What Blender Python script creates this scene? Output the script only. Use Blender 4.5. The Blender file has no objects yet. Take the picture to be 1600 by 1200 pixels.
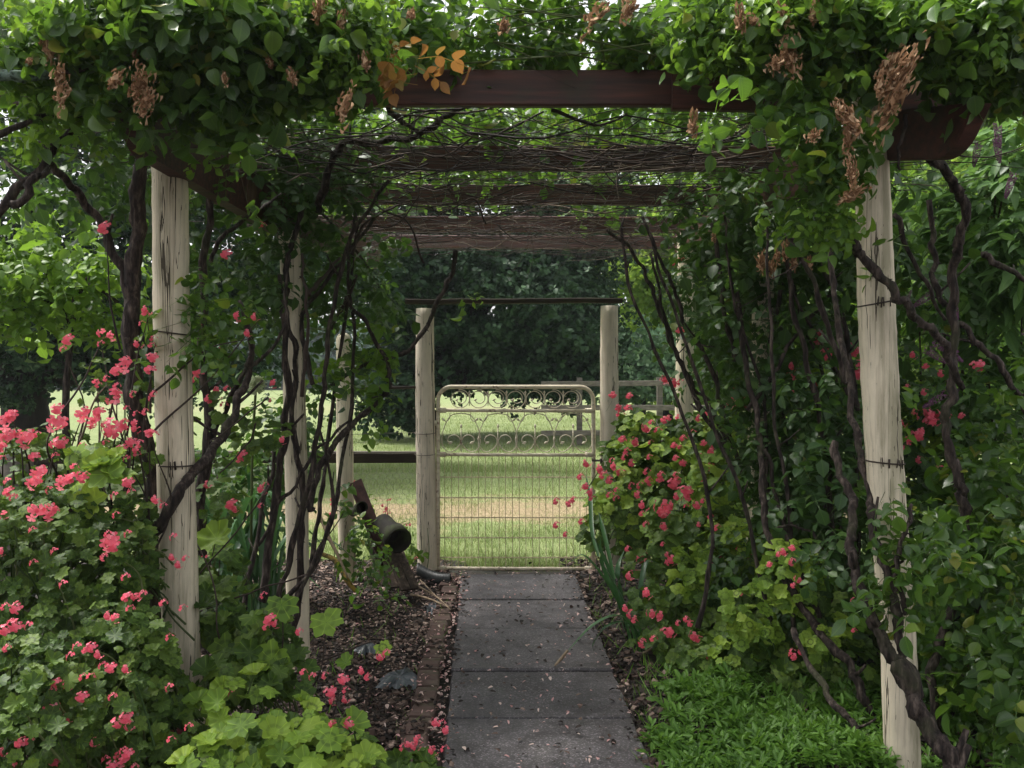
import bpy, math, random
import numpy as np
from mathutils import Vector
random.seed(7)
R = np.random.default_rng(11)
scene = bpy.context.scene
C = scene.collection
F = 1500.0; CH = 1.45; CX = 800.0; HZ = 570.0

def P(px, py, d):
    """a point of the place, read off the photograph at distance d"""
    return np.array([(px-CX)*d/F, d, CH-(py-HZ)*d/F])

def nrm(a):
    a = np.asarray(a, float)
    return a/np.maximum(np.linalg.norm(a, axis=-1, keepdims=True), 1e-9)

# ---------------------------------------------------------------- objects
def tag(o, label=None, cat=None, group=None, kind=None):
    if label: o['label'] = label
    if cat: o['category'] = cat
    if group: o['group'] = group
    if kind: o['kind'] = kind
    return o

def thing(name, label, cat, loc, group=None):
    o = bpy.data.objects.new(name, None); C.objects.link(o)
    o.empty_display_size = .1
    o.location = [float(v) for v in loc]
    return tag(o, label, cat, group)

def wloc(o):
    v = Vector((0, 0, 0))
    while o is not None:
        v += o.location; o = o.parent
    return np.array(v)

def make_mesh(name, V, loops, starts, totals, uv=None, smooth=True):
    me = bpy.data.meshes.new(name)
    me.vertices.add(len(V)); me.vertices.foreach_set('co', np.ascontiguousarray(V, dtype=np.float32).ravel())
    me.loops.add(len(loops)); me.loops.foreach_set('vertex_index', np.ascontiguousarray(loops, dtype=np.int32))
    me.polygons.add(len(starts))
    me.polygons.foreach_set('loop_start', np.ascontiguousarray(starts, dtype=np.int32))
    me.polygons.foreach_set('loop_total', np.ascontiguousarray(totals, dtype=np.int32))
    me.polygons.foreach_set('use_smooth', np.full(len(starts), bool(smooth)))
    if uv is not None:
        l = me.uv_layers.new(name='UVMap')
        l.data.foreach_set('uv', np.ascontiguousarray(uv, dtype=np.float32).ravel())
    me.update(calc_edges=True)
    return me

def link(name, me, mat, parent=None, origin=None):
    me.materials.append(mat)
    o = bpy.data.objects.new(name, me); C.objects.link(o)
    if parent is not None: o.parent = parent
    return o

class MB:
    def __init__(s): s.V = []; s.F = []; s.n = 0; s.parts = []
    def add(s, V, F):
        V = np.asarray(V, float); s.V.append(V); s.parts.append((V, F))
        k = s.n; s.F += [tuple(i+k for i in f) for f in F]; s.n += len(V)
    def tube(s, pts, r, sides=8, cap=True, jit=0.0, rng=R, knob=None):
        pts = np.asarray(pts, float); n = len(pts)
        r = np.broadcast_to(np.asarray(r, float), (n,)).copy() if np.ndim(r) == 0 or len(r) == n else np.interp(np.linspace(0, 1, n), np.linspace(0, 1, len(r)), r)
        T = nrm(np.gradient(pts, axis=0))
        up = np.array([0, 0, 1.]) if abs(T[0][2]) < .9 else np.array([1., 0, 0])
        V = []; X = nrm(np.cross(T[0], up))
        a = np.linspace(0, 2*math.pi, sides, endpoint=False)
        for i in range(n):
            X = nrm(X - T[i]*np.dot(X, T[i])); Y = np.cross(T[i], X)
            rr = r[i]*(1+jit*rng.standard_normal(sides)) if jit else r[i]*np.ones(sides)
            V.append(pts[i] + (np.cos(a)*rr)[:, None]*X + (np.sin(a)*rr)[:, None]*Y)
        V = np.concatenate(V); Fs = []
        for i in range(n-1):
            for j in range(sides):
                k = (j+1) % sides
                Fs.append((i*sides+j, i*sides+k, (i+1)*sides+k, (i+1)*sides+j))
        if cap:
            Fs.append(tuple(range(sides))[::-1]); Fs.append(tuple((n-1)*sides+j for j in range(sides)))
        s.add(V, Fs)
    def beam(s, p0, p1, w, h, ch=.006, segs=10, jit=.0, tilt=0):
        """sawn timber from p0 to p1 (centre line), w across, h high, chamfered arrises"""
        p0 = np.asarray(p0, float); p1 = np.asarray(p1, float)
        t = nrm(p1-p0); up = np.array([0, 0, 1.])
        if abs(t[2]) > .8: up = np.array([0, 1., 0])
        X = nrm(np.cross(t, up)); Y = np.cross(X, t)
        if tilt: X, Y = X*math.cos(tilt)+Y*math.sin(tilt), Y*math.cos(tilt)-X*math.sin(tilt)
        a, b = w/2, h/2
        sec = [(-a+ch, -b), (a-ch, -b), (a, -b+ch), (a, b-ch), (a-ch, b), (-a+ch, b), (-a, b-ch), (-a, -b+ch)]
        V = []
        for i in range(segs+1):
            c = p0+(p1-p0)*i/segs
            if jit and 0 < i < segs: c = c + R.normal(0, jit, 3)
            for (x, y) in sec: V.append(c+X*x+Y*y)
        Fs = []
        for i in range(segs):
            for j in range(8):
                k = (j+1) % 8
                Fs.append((i*8+j, i*8+k, (i+1)*8+k, (i+1)*8+j))
        Fs.append(tuple(range(8))[::-1]); Fs.append(tuple(segs*8+j for j in range(8)))
        s.add(V, Fs)
    def build(s, name, mat, parent=None, origin=None, smooth=True):
        V = np.concatenate(s.V)
        o_ = wloc(parent) if parent is not None else (np.asarray(origin, float) if origin is not None else np.zeros(3))
        tot = np.array([len(f) for f in s.F]); st = np.concatenate([[0], np.cumsum(tot)[:-1]])
        me = make_mesh(name, V-o_, np.concatenate([np.array(f) for f in s.F]), st, tot, smooth=smooth)
        o = link(name, me, mat, parent)
        if parent is None: o.location = [float(v) for v in o_]
        return o

def build_each(b, name, material, parent):
    for V, F_ in b.parts:
        q = MB(); q.add(V, F_); q.build(name, material, parent)

def smooth_path(pts, n=8, wob=0.0, rng=R):
    p = np.asarray(pts, float); p = np.vstack([2*p[0]-p[1], p, 2*p[-1]-p[-2]]); out = []
    for i in range(1, len(p)-2):
        t = np.linspace(0, 1, n, endpoint=False)[:, None]
        a, b, c, d = p[i-1], p[i], p[i+1], p[i+2]
        out.append(.5*((2*b)+(-a+c)*t+(2*a-5*b+4*c-d)*t**2+(-a+3*b-3*c+d)*t**3))
    out.append(p[-2][None]); o = np.vstack(out)
    if wob:
        w = rng.normal(0, 1, (len(o), 3)); w[1:-1] = (w[:-2]+w[1:-1]*2+w[2:])/4
        o = o+w*wob
    return o

# ---------------------------------------------------------------- materials
def mat(name):
    m = bpy.data.materials.new(name); m.use_nodes = True
    nt = m.node_tree; nt.nodes.clear()
    out = nt.nodes.new('ShaderNodeOutputMaterial')
    return m, nt, nt.nodes, nt.links, out
def ramp(N, stops, interp='LINEAR'):
    r = N.new('ShaderNodeValToRGB'); e = r.color_ramp; e.interpolation = interp
    while len(e.elements) < len(stops): e.elements.new(.5)
    for k, (p, c) in enumerate(stops):
        e.elements[k].position = p; e.elements[k].color = (*c, 1) if len(c) == 3 else c
    return r
def noise(N, L, vec, scale, detail=4, rough=.55, map_scale=None, dist=0):
    n = N.new('ShaderNodeTexNoise'); n.inputs['Scale'].default_value = scale
    n.inputs['Detail'].default_value = detail; n.inputs['Roughness'].default_value = rough
    n.inputs['Distortion'].default_value = dist
    if map_scale:
        mp = N.new('ShaderNodeMapping'); mp.inputs['Scale'].default_value = map_scale
        L.new(vec, mp.inputs['Vector']); vec = mp.outputs[0]
    L.new(vec, n.inputs['Vector']); return n
def mixc(N, L, fac, a, b, mode='MIX'):
    m = N.new('ShaderNodeMix'); m.data_type = 'RGBA'; m.blend_type = mode
    for s, v in ((m.inputs[0], fac), (m.inputs[6], a), (m.inputs[7], b)):
        if isinstance(v, (int, float)): s.default_value = v
        elif isinstance(v, tuple): s.default_value = (*v, 1)
        else: L.new(v, s)
    return m.outputs[2]
def math_(N, L, op, a, b=None, clamp=False):
    m = N.new('ShaderNodeMath'); m.operation = op; m.use_clamp = clamp
    for s, v in zip(m.inputs, (a, b)):
        if v is None: continue
        if isinstance(v, (int, float)): s.default_value = v
        else: L.new(v, s)
    return m.outputs[0]

def leaf_mat(name, stops, trans, rough=.42, spec=.5, tfac=.35, kind='leaf', rust=None):
    m, nt, N, L, out = mat(name)
    g = N.new('ShaderNodeNewGeometry'); uv = N.new('ShaderNodeUVMap')
    sx = N.new('ShaderNodeSeparateXYZ'); L.new(uv.outputs[0], sx.inputs[0])
    r = ramp(N, stops); L.new(g.outputs['Random Per Island'], r.inputs[0]); col = r.outputs[0]
    tc = N.new('ShaderNodeTexCoord')
    nz = noise(N, L, tc.outputs['Object'], 2.3, 3)
    col = mixc(N, L, math_(N, L, 'MULTIPLY', nz.outputs[0], .5), col, mixc(N, L, .6, col, trans), 'MIX')
    if kind == 'leaf':
        ax = math_(N, L, 'ABSOLUTE', sx.outputs[0])
        rib = math_(N, L, 'LESS_THAN', ax, .03)
        lat = math_(N, L, 'SUBTRACT', sx.outputs[1], math_(N, L, 'MULTIPLY', ax, .8))
        lat = math_(N, L, 'SINE', math_(N, L, 'MULTIPLY', lat, 44.0))
        vein = math_(N, L, 'GREATER_THAN', lat, .86)
        v = math_(N, L, 'MAXIMUM', rib, math_(N, L, 'MULTIPLY', vein, .35))
        col = mixc(N, L, math_(N, L, 'MULTIPLY', v, .16), col, tuple(min(1, c*1.2+.02) for c in trans))
        bumpsrc = lat
    elif kind == 'geranium':
        ln = N.new('ShaderNodeVectorMath'); ln.operation = 'LENGTH'; L.new(uv.outputs[0], ln.inputs[0])
        rr = ln.outputs['Value']
        zn = noise(N, L, uv.outputs[0], 4, 2)
        q = math_(N, L, 'ADD', rr, math_(N, L, 'MULTIPLY', zn.outputs[0], .18))
        ring = ramp(N, [(0, (0, 0, 0)), (.40, (0, 0, 0)), (.50, (1, 1, 1)), (.60, (1, 1, 1)), (.70, (0, 0, 0))]); L.new(q, ring.inputs[0])
        rnd = N.new('ShaderNodeMath'); rnd.operation = 'FRACT'
        L.new(math_(N, L, 'MULTIPLY', g.outputs['Random Per Island'], 7.3), rnd.inputs[0])
        rf = math_(N, L, 'MULTIPLY', ring.outputs[0], math_(N, L, 'MULTIPLY', rnd.outputs[0], .75))
        at = math_(N, L, 'ARCTAN2', sx.outputs[1], sx.outputs[0])
        ve = math_(N, L, 'GREATER_THAN', math_(N, L, 'SINE', math_(N, L, 'MULTIPLY', at, 7.0)), .965)
        col = mixc(N, L, rf, col, (.012, .028, .008))
        col = mixc(N, L, math_(N, L, 'MULTIPLY', ve, .4), col, tuple(min(1, c*1.4) for c in trans))
        bumpsrc = math_(N, L, 'SINE', math_(N, L, 'MULTIPLY', at, 14.0))
    else:
        bumpsrc = nz.outputs[0]
    if rust:
        rz = noise(N, L, tc.outputs['Object'], 1.1, 4)
        rr2 = ramp(N, [(.60, (0, 0, 0)), (.68, (1, 1, 1))]); L.new(rz.outputs[0], rr2.inputs[0])
        col = mixc(N, L, math_(N, L, 'MULTIPLY', rr2.outputs[0], .5), col, rust)
    b = N.new('ShaderNodeBump'); b.inputs['Strength'].default_value = .08; b.inputs['Distance'].default_value = .001
    L.new(bumpsrc, b.inputs['Height'])
    p = N.new('ShaderNodeBsdfPrincipled'); L.new(col, p.inputs['Base Color'])
    p.inputs['Roughness'].default_value = rough; p.inputs['Specular IOR Level'].default_value = spec
    L.new(b.outputs[0], p.inputs['Normal'])
    t = N.new('ShaderNodeBsdfTranslucent')
    tcx = mixc(N, L, .55, col, trans); L.new(tcx, t.inputs[0])
    mx = N.new('ShaderNodeMixShader'); mx.inputs[0].default_value = tfac
    L.new(p.outputs[0], mx.inputs[1]); L.new(t.outputs[0], mx.inputs[2]); L.new(mx.outputs[0], out.inputs[0])
    return m

def rough_mat(name, stops, scale=6, rough=.8, bump=.4, bdist=.01, map_scale=None, detail=6, spec=.3, island=False, second=None, ndist=0):
    m, nt, N, L, out = mat(name)
    tc = N.new('ShaderNodeTexCoord')
    n = noise(N, L, tc.outputs['Object'], scale, detail, .6, map_scale, ndist)
    r = ramp(N, stops); src = n.outputs[0]
    if island:
        g = N.new('ShaderNodeNewGeometry')
        src = math_(N, L, 'ADD', math_(N, L, 'MULTIPLY', n.outputs[0], .45), math_(N, L, 'MULTIPLY', g.outputs['Random Per Island'], .65))
    L.new(src, r.inputs[0]); col = r.outputs[0]
    if second:
        (c2, sc2, lo, hi, amt) = second
        n2 = noise(N, L, tc.outputs['Object'], sc2, 5)
        r2 = ramp(N, [(lo, (0, 0, 0)), (hi, (1, 1, 1))]); L.new(n2.outputs[0], r2.inputs[0])
        col = mixc(N, L, math_(N, L, 'MULTIPLY', r2.outputs[0], amt), col, c2)
    p = N.new('ShaderNodeBsdfPrincipled'); L.new(col, p.inputs['Base Color'])
    p.inputs['Roughness'].default_value = rough; p.inputs['Specular IOR Level'].default_value = spec
    b = N.new('ShaderNodeBump'); b.inputs['Strength'].default_value = bump; b.inputs['Distance'].default_value = bdist
    L.new(n.outputs[0], b.inputs['Height']); L.new(b.outputs[0], p.inputs['Normal'])
    L.new(p.outputs[0], out.inputs[0]); return m

def post_mat(name, paint, green):
    """flaking cream paint on a weathered log: long dark cracks, algae towards one face"""
    m, nt, N, L, out = mat(name)
    tc = N.new('ShaderNodeTexCoord'); V = tc.outputs['Object']
    base = noise(N, L, V, 1, 5, .6, (9, 9, 3))
    r0 = ramp(N, [(.3, tuple(c*.72 for c in paint)), (.6, paint), (.8, tuple(min(.85, c*1.12) for c in paint))]); L.new(base.outputs[0], r0.inputs[0])
    st = noise(N, L, V, 1, 4, .6, (55, 55, 1.6))
    rs = ramp(N, [(.36, (0, 0, 0)), (.46, (1, 1, 1))]); L.new(st.outputs[0], rs.inputs[0])
    col = mixc(N, L, math_(N, L, 'MULTIPLY', math_(N, L, 'SUBTRACT', 1, rs.outputs[0]), .28), r0.outputs[0], (.20, .15, .09))
    gz = noise(N, L, V, 1, 6, .65, (14, 14, 1.3))
    rg = ramp(N, [(.50, (0, 0, 0)), (.66, (1, 1, 1))]); L.new(gz.outputs[0], rg.inputs[0])
    col = mixc(N, L, math_(N, L, 'MULTIPLY', rg.outputs[0], green), col, (.105, .11, .035))
    ck = noise(N, L, V, 1, 3, .5, (30, 30, .9), .3)
    ckd = math_(N, L, 'ABSOLUTE', math_(N, L, 'SUBTRACT', ck.outputs[0], .5))
    gate = noise(N, L, V, 1, 2, .5, (11, 11, 1.2))
    th = math_(N, L, 'MULTIPLY', math_(N, L, 'SUBTRACT', gate.outputs[0], .44, True), .07)
    crack = math_(N, L, 'LESS_THAN', ckd, th)
    sp = noise(N, L, V, 1, 3, .5, (110, 110, 14)); spk = math_(N, L, 'GREATER_THAN', sp.outputs[0], .70)
    allc = math_(N, L, 'MAXIMUM', crack, math_(N, L, 'MULTIPLY', spk, .7))
    col = mixc(N, L, math_(N, L, 'MULTIPLY', allc, .9), col, (.032, .024, .014))
    p = N.new('ShaderNodeBsdfPrincipled'); L.new(col, p.inputs['Base Color']); p.inputs['Roughness'].default_value = .75
    p.inputs['Specular IOR Level'].default_value = .25
    h = math_(N, L, 'SUBTRACT', math_(N, L, 'MULTIPLY', st.outputs[0], .5), allc)
    b = N.new('ShaderNodeBump'); b.inputs['Strength'].default_value = .7; b.inputs['Distance'].default_value = .006
    L.new(h, b.inputs['Height']); L.new(b.outputs[0], p.inputs['Normal']); L.new(p.outputs[0], out.inputs[0])
    return m

M = {}
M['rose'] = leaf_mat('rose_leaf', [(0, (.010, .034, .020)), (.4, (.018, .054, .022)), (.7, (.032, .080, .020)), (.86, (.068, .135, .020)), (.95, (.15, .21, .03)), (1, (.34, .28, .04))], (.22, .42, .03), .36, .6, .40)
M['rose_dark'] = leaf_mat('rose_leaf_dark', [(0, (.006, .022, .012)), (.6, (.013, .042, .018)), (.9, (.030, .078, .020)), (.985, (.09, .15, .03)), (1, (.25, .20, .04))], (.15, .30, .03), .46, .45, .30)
M['lime'] = leaf_mat('lime_leaf', [(0, (.03, .09, .016)), (.5, (.07, .17, .02)), (1, (.16, .27, .035))], (.28, .46, .04), .45, .4, .45)
M['young'] = leaf_mat('young_bronze_leaf', [(0, (.16, .06, .025)), (.5, (.24, .11, .03)), (1, (.16, .17, .03))], (.36, .18, .04), .4, .4, .4)
M['ger'] = leaf_mat('geranium_leaf', [(0, (.014, .042, .012)), (.5, (.036, .085, .016)), (1, (.11, .17, .028))], (.20, .32, .035), .55, .3, .28, 'geranium')
M['ger_lime'] = leaf_mat('geranium_leaf_lime', [(0, (.06, .14, .022)), (.5, (.15, .26, .03)), (1, (.27, .37, .05))], (.34, .48, .05), .55, .3, .3, 'geranium')
M['oak'] = leaf_mat('oak_leaf', [(0, (.008, .026, .014)), (.5, (.015, .043, .019)), (.85, (.034, .078, .034)), (1, (.085, .15, .075))], (.06, .15, .03), .5, .32, .15, 'plain')
M['paletree'] = leaf_mat('pale_tree_leaf', [(0, (.10, .20, .035)), (.5, (.20, .35, .05)), (1, (.34, .47, .08))], (.42, .58, .07), .5, .3, .5, 'plain')
M['shrub'] = leaf_mat('grey_green_leaf', [(0, (.12, .24, .13)), (.5, (.24, .40, .22)), (1, (.42, .58, .36))], (.20, .36, .12), .5, .4, .2, 'plain')
M['farwood'] = leaf_mat('far_wood_leaf', [(0, (.05, .09, .07)), (1, (.10, .16, .11))], (.1, .2, .1), .7, .1, .1, 'plain')
M['strap'] = leaf_mat('strap_leaf', [(0, (.02, .07, .03)), (1, (.05, .14, .045))], (.12, .26, .06), .35, .5, .25, 'plain')
M['herb'] = leaf_mat('herb_leaf', [(0, (.024, .070, .013)), (.6, (.05, .125, .018)), (1, (.10, .21, .03))], (.26, .50, .06), .5, .35, .35, 'leaf')
M['petal'] = leaf_mat('coral_petal', [(0, (.70, .05, .10)), (.35, (.84, .12, .20)), (.75, (.92, .24, .32)), (1, (.96, .50, .56))], (.98, .30, .34), .6, .2, .35, 'plain')
M['dried'] = leaf_mat('dried_petal', [(0, (.12, .06, .035)), (.5, (.32, .18, .10)), (1, (.60, .42, .27))], (.5, .3, .15), .8, .1, .2, 'plain')
M['purple'] = leaf_mat('buddleia_floret', [(0, (.10, .04, .07)), (.6, (.22, .09, .17)), (1, (.42, .22, .36))], (.4, .2, .35), .7, .1, .2, 'plain')
M['grass'] = leaf_mat('grass_blade', [(0, (.075, .135, .035)), (.5, (.145, .215, .06)), (1, (.36, .35, .18))], (.35, .45, .12), .6, .3, .3, 'plain')
M['white_floret'] = leaf_mat('cream_floret', [(0, (.55, .60, .40)), (1, (.78, .80, .62))], (.7, .8, .5), .6, .2, .3, 'plain')
M['wood_post'] = post_mat('cream_painted_log', (.80, .70, .53), .55)
M['gate_post'] = post_mat('pinkish_cream_painted_post', (.80, .69, .56), .25)
M['timber'] = rough_mat('red_stained_timber', [(.25, (.018, .009, .007)), (.5, (.060, .021, .014)), (.75, (.12, .037, .024))], 1, .55, .5, .004, (2.5, 40, 40), second=((.03, .045, .02), 5, .55, .75, .5), spec=.4)
M['timber_raw'] = rough_mat('raw_brown_timber', [(.25, (.06, .035, .022)), (.5, (.13, .075, .048)), (.8, (.19, .12, .08))], 1, .8, .5, .004, (30, 30, 3))
M['timber_grey'] = rough_mat('weathered_grey_timber', [(.3, (.09, .08, .068)), (.7, (.22, .195, .165))], 1, .85, .5, .004, (2, 30, 30))
M['timber_dark'] = rough_mat('dark_weathered_timber', [(.3, (.018, .014, .010)), (.7, (.055, .040, .030))], 1, .8, .6, .006, (3, 40, 40), second=((.05, .06, .02), 9, .5, .7, .4))
M['rusty'] = rough_mat('rusty_iron', [(.3, (.035, .018, .016)), (.55, (.085, .042, .038)), (.8, (.13, .06, .05))], 22, .8, .4, .002)
M['bark'] = rough_mat('rose_cane_bark', [(.35, (.010, .007, .006)), (.52, (.042, .030, .025)), (.72, (.15, .115, .095))], 1, .85, 1.0, .014, (60, 60, 14), second=((.06, .07, .03), 7, .55, .72, .5))
M['bark_light'] = rough_mat('dead_twig_bark', [(.3, (.022, .016, .013)), (.7, (.065, .046, .037)), (.97, (.26, .20, .15))], 1, .8, .4, .002, (30, 30, 6), island=True)
M['stick'] = rough_mat('pale_dead_stick', [(.3, (.16, .11, .07)), (.7, (.38, .29, .20))], 1, .8, .3, .002, (30, 30, 6))
M['greenstem'] = rough_mat('green_stem', [(.3, (.04, .08, .02)), (.7, (.10, .12, .04))], 20, .6, .2, .001, island=True)
M['trunk'] = rough_mat('dark_tree_bark', [(.3, (.010, .009, .008)), (.7, (.035, .028, .022))], 1, .9, 1, .03, (12, 12, 3))
M['lichen'] = rough_mat('lichen_crust', [(.35, (.03, .04, .03)), (.5, (.14, .20, .16)), (.8, (.28, .36, .30))], 60, .9, 1, .01)
M['wire'] = rough_mat('rusty_wire', [(.3, (.02, .016, .013)), (.7, (.07, .05, .04))], 60, .6, .2, .001)
M['galv'] = rough_mat('weathered_galvanised_wire', [(.3, (.10, .09, .075)), (.7, (.22, .19, .15))], 60, .55, .2, .001)
M['gate'] = rough_mat('cream_gate_paint', [(.24, (.20, .11, .06)), (.33, (.56, .46, .34)), (.6, (.80, .71, .55)), (.85, (.85, .78, .64))], 14, .5, .3, .002, (1, 1, 2.4), second=((.16, .075, .035), 28, .60, .68, .8), spec=.45)
M['gatewire'] = rough_mat('dull_cream_wire', [(.3, (.30, .23, .14)), (.7, (.58, .49, .34))], 30, .6, .2, .001)
M['soil'] = rough_mat('wet_garden_soil', [(.3, (.010, .008, .006)), (.55, (.030, .022, .017)), (.8, (.075, .055, .042))], 18, .7, 1, .03, second=((.02, .03, .01), 3, .5, .7, .5))
M['chips'] = rough_mat('bark_mulch_chips', [(.2, (.008, .006, .005)), (.5, (.030, .020, .016)), (.74, (.10, .065, .050)), (.95, (.46, .34, .28))], 30, .75, .5, .004, island=True)
M['sheet'] = rough_mat('wet_blue_grey_plastic', [(.3, (.025, .03, .04)), (.7, (.08, .095, .11))], 14, .28, .5, .01, spec=.6)
M['brick'] = rough_mat('old_red_brick', [(.25, (.035, .024, .020)), (.5, (.10, .062, .052)), (.8, (.21, .15, .13))], 9, .85, .8, .006, second=((.04, .05, .02), 12, .5, .68, .6))
M['terracotta'] = rough_mat('mossy_clay_pipe', [(.3, (.010, .009, .007)), (.6, (.022, .018, .013)), (.8, (.045, .030, .022))], 14, .85, .6, .004, second=((.05, .07, .02), 9, .5, .68, .7))
M['yellow'] = rough_mat('dirty_yellow_rubber', [(.3, (.16, .10, .02)), (.6, (.36, .24, .04)), (.8, (.42, .30, .07))], 12, .7, .4, .002, second=((.03, .025, .012), 20, .5, .6, .8))
M['blackplastic'] = rough_mat('black_ribbed_plastic', [(.3, (.012, .013, .013)), (.7, (.03, .034, .034))], 20, .4, .2, .002)
M['palings'] = rough_mat('split_old_paling', [(.3, (.018, .013, .010)), (.55, (.065, .045, .033)), (.75, (.19, .145, .11))], 1, .85, .7, .006, (40, 40, 3))

# path slabs
def slab_mat():
    m, nt, N, L, out = mat('exposed_aggregate_slab')
    tc = N.new('ShaderNodeTexCoord'); V = tc.outputs['Object']
    big = noise(N, L, V, 2.2, 5); r = ramp(N, [(.3, (.066, .062, .066)), (.6, (.110, .103, .107)), (.8, (.155, .145, .14))]); L.new(big.outputs[0], r.inputs[0])
    vo = N.new('ShaderNodeTexVoronoi'); vo.inputs['Scale'].default_value = 190; L.new(V, vo.inputs['Vector'])
    sep = N.new('ShaderNodeSeparateColor'); L.new(vo.outputs['Color'], sep.inputs[0])
    r2 = ramp(N, [(.0, (.62, .60, .60)), (.62, (.92, .90, .9)), (.84, (1.25, 1.2, 1.2)), (.95, (2.6, 2.5, 2.6))]); L.new(sep.outputs[0], r2.inputs[0])
    col = mixc(N, L, 1.0, r.outputs[0], r2.outputs[0], 'MULTIPLY')
    gi = N.new('ShaderNodeNewGeometry'); gr = ramp(N, [(0, (.78, .78, .78)), (1, (1.15, 1.13, 1.1))]); L.new(gi.outputs['Random Per Island'], gr.inputs[0]); col = mixc(N, L, 1.0, col, gr.outputs[0], 'MULTIPLY')
    st_ = noise(N, L, V, 3.3, 8, .75, None, 1.2); rst = ramp(N, [(.42, (.45, .43, .42)), (.56, (1, 1, 1))]); L.new(st_.outputs[0], rst.inputs[0]); col = mixc(N, L, .75, col, rst.outputs[0], 'MULTIPLY')
    ms = noise(N, L, V, 5, 6, .7); r3 = ramp(N, [(.58, (0, 0, 0)), (.70, (1, 1, 1))]); L.new(ms.outputs[0], r3.inputs[0])
    col = mixc(N, L, math_(N, L, 'MULTIPLY', r3.outputs[0], .4), col, (.035, .045, .02))
    p = N.new('ShaderNodeBsdfPrincipled'); L.new(col, p.inputs['Base Color']); p.inputs['Roughness'].default_value = .5
    p.inputs['Specular IOR Level'].default_value = .5
    rr = ramp(N, [(.3, (.35, .35, .35)), (.7, (.7, .7, .7))]); L.new(big.outputs[0], rr.inputs[0]); L.new(rr.outputs[0], p.inputs['Roughness'])
    b = N.new('ShaderNodeBump'); b.inputs['Strength'].default_value = .5; b.inputs['Distance'].default_value = .002
    L.new(sep.outputs[0], b.inputs['Height']); L.new(b.outputs[0], p.inputs['Normal']); L.new(p.outputs[0], out.inputs[0])
    return m
M['slab'] = slab_mat()

def field_mat():
    m, nt, N, L, out = mat('pasture_ground')
    tc = N.new('ShaderNodeTexCoord'); V = tc.outputs['Object']
    a = noise(N, L, V, 14, 8, .7); r = ramp(N, [(.3, (.075, .125, .04)), (.5, (.14, .19, .07)), (.7, (.26, .285, .14))]); L.new(a.outputs[0], r.inputs[0])
    bgn = noise(N, L, V, .35, 4, .6); col = mixc(N, L, math_(N, L, 'MULTIPLY', bgn.outputs[0], .5), r.outputs[0], (.33, .36, .16))
    # worn strip of bare dry earth beyond the gate
    sx = N.new('ShaderNodeSeparateXYZ'); L.new(V, sx.inputs[0])
    wn = noise(N, L, V, 2.2, 9, .82)
    yy = math_(N, L, 'ADD', sx.outputs[1], math_(N, L, 'MULTIPLY', math_(N, L, 'SUBTRACT', wn.outputs[0], .5), 4.2))
    d = math_(N, L, 'ABSOLUTE', math_(N, L, 'SUBTRACT', yy, 9.7))
    rb = ramp(N, [(.0, (.95, .95, .95)), (.5, (.8, .8, .8)), (1.0, (0, 0, 0))]); L.new(d, rb.inputs[0])
    bn = noise(N, L, V, 30, 5, .7); rbn = ramp(N, [(.35, (.17, .125, .07)), (.6, (.36, .27, .17)), (.8, (.50, .40, .29))]); L.new(bn.outputs[0], rbn.inputs[0])
    col = mixc(N, L, rb.outputs[0], col, rbn.outputs[0])
    d2 = math_(N, L, 'ABSOLUTE', math_(N, L, 'SUBTRACT', yy, 40.0))
    rb2 = ramp(N, [(.0, (.8, .8, .8)), (.5, (.3, .3, .3)), (1, (0, 0, 0))]); L.new(math_(N, L, 'MULTIPLY', d2, .08), rb2.inputs[0])
    col = mixc(N, L, rb2.outputs[0], col, (.24, .24, .12))
    p = N.new('ShaderNodeBsdfPrincipled'); L.new(col, p.inputs['Base Color']); p.inputs['Roughness'].default_value = .9; p.inputs['Specular IOR Level'].default_value = .15
    b = N.new('ShaderNodeBump'); b.inputs['Strength'].default_value = .6; b.inputs['Distance'].default_value = .05
    L.new(a.outputs[0], b.inputs['Height']); L.new(b.outputs[0], p.inputs['Normal']); L.new(p.outputs[0], out.inputs[0])
    return m
M['field'] = field_mat()

# ---------------------------------------------------------------- leaf templates: (V, faces, uv per vertex)
def join_t(parts):
    V = []; Fs = []; U = []; k = 0
    for v, f, u in parts:
        V.append(v); U.append(u); Fs += [tuple(i+k for i in q) for q in f]; k += len(v)
    return np.concatenate(V), Fs, np.concatenate(U)
def xf(t, pos, ang, s=1, tilt=0, roll=0):
    v, f, u = t; v = v*s
    c, sn = math.cos(roll), math.sin(roll); v = np.stack([v[:, 0]*c+v[:, 2]*sn, v[:, 1], -v[:, 0]*sn+v[:, 2]*c], 1)
    c, sn = math.cos(tilt), math.sin(tilt); v = np.stack([v[:, 0], v[:, 1]*c-v[:, 2]*sn, v[:, 1]*sn+v[:, 2]*c], 1)
    c, sn = math.cos(ang), math.sin(ang); v = np.stack([v[:, 0]*c-v[:, 1]*sn, v[:, 0]*sn+v[:, 1]*c, v[:, 2]], 1)
    return v+np.asarray(pos), f, u
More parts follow.
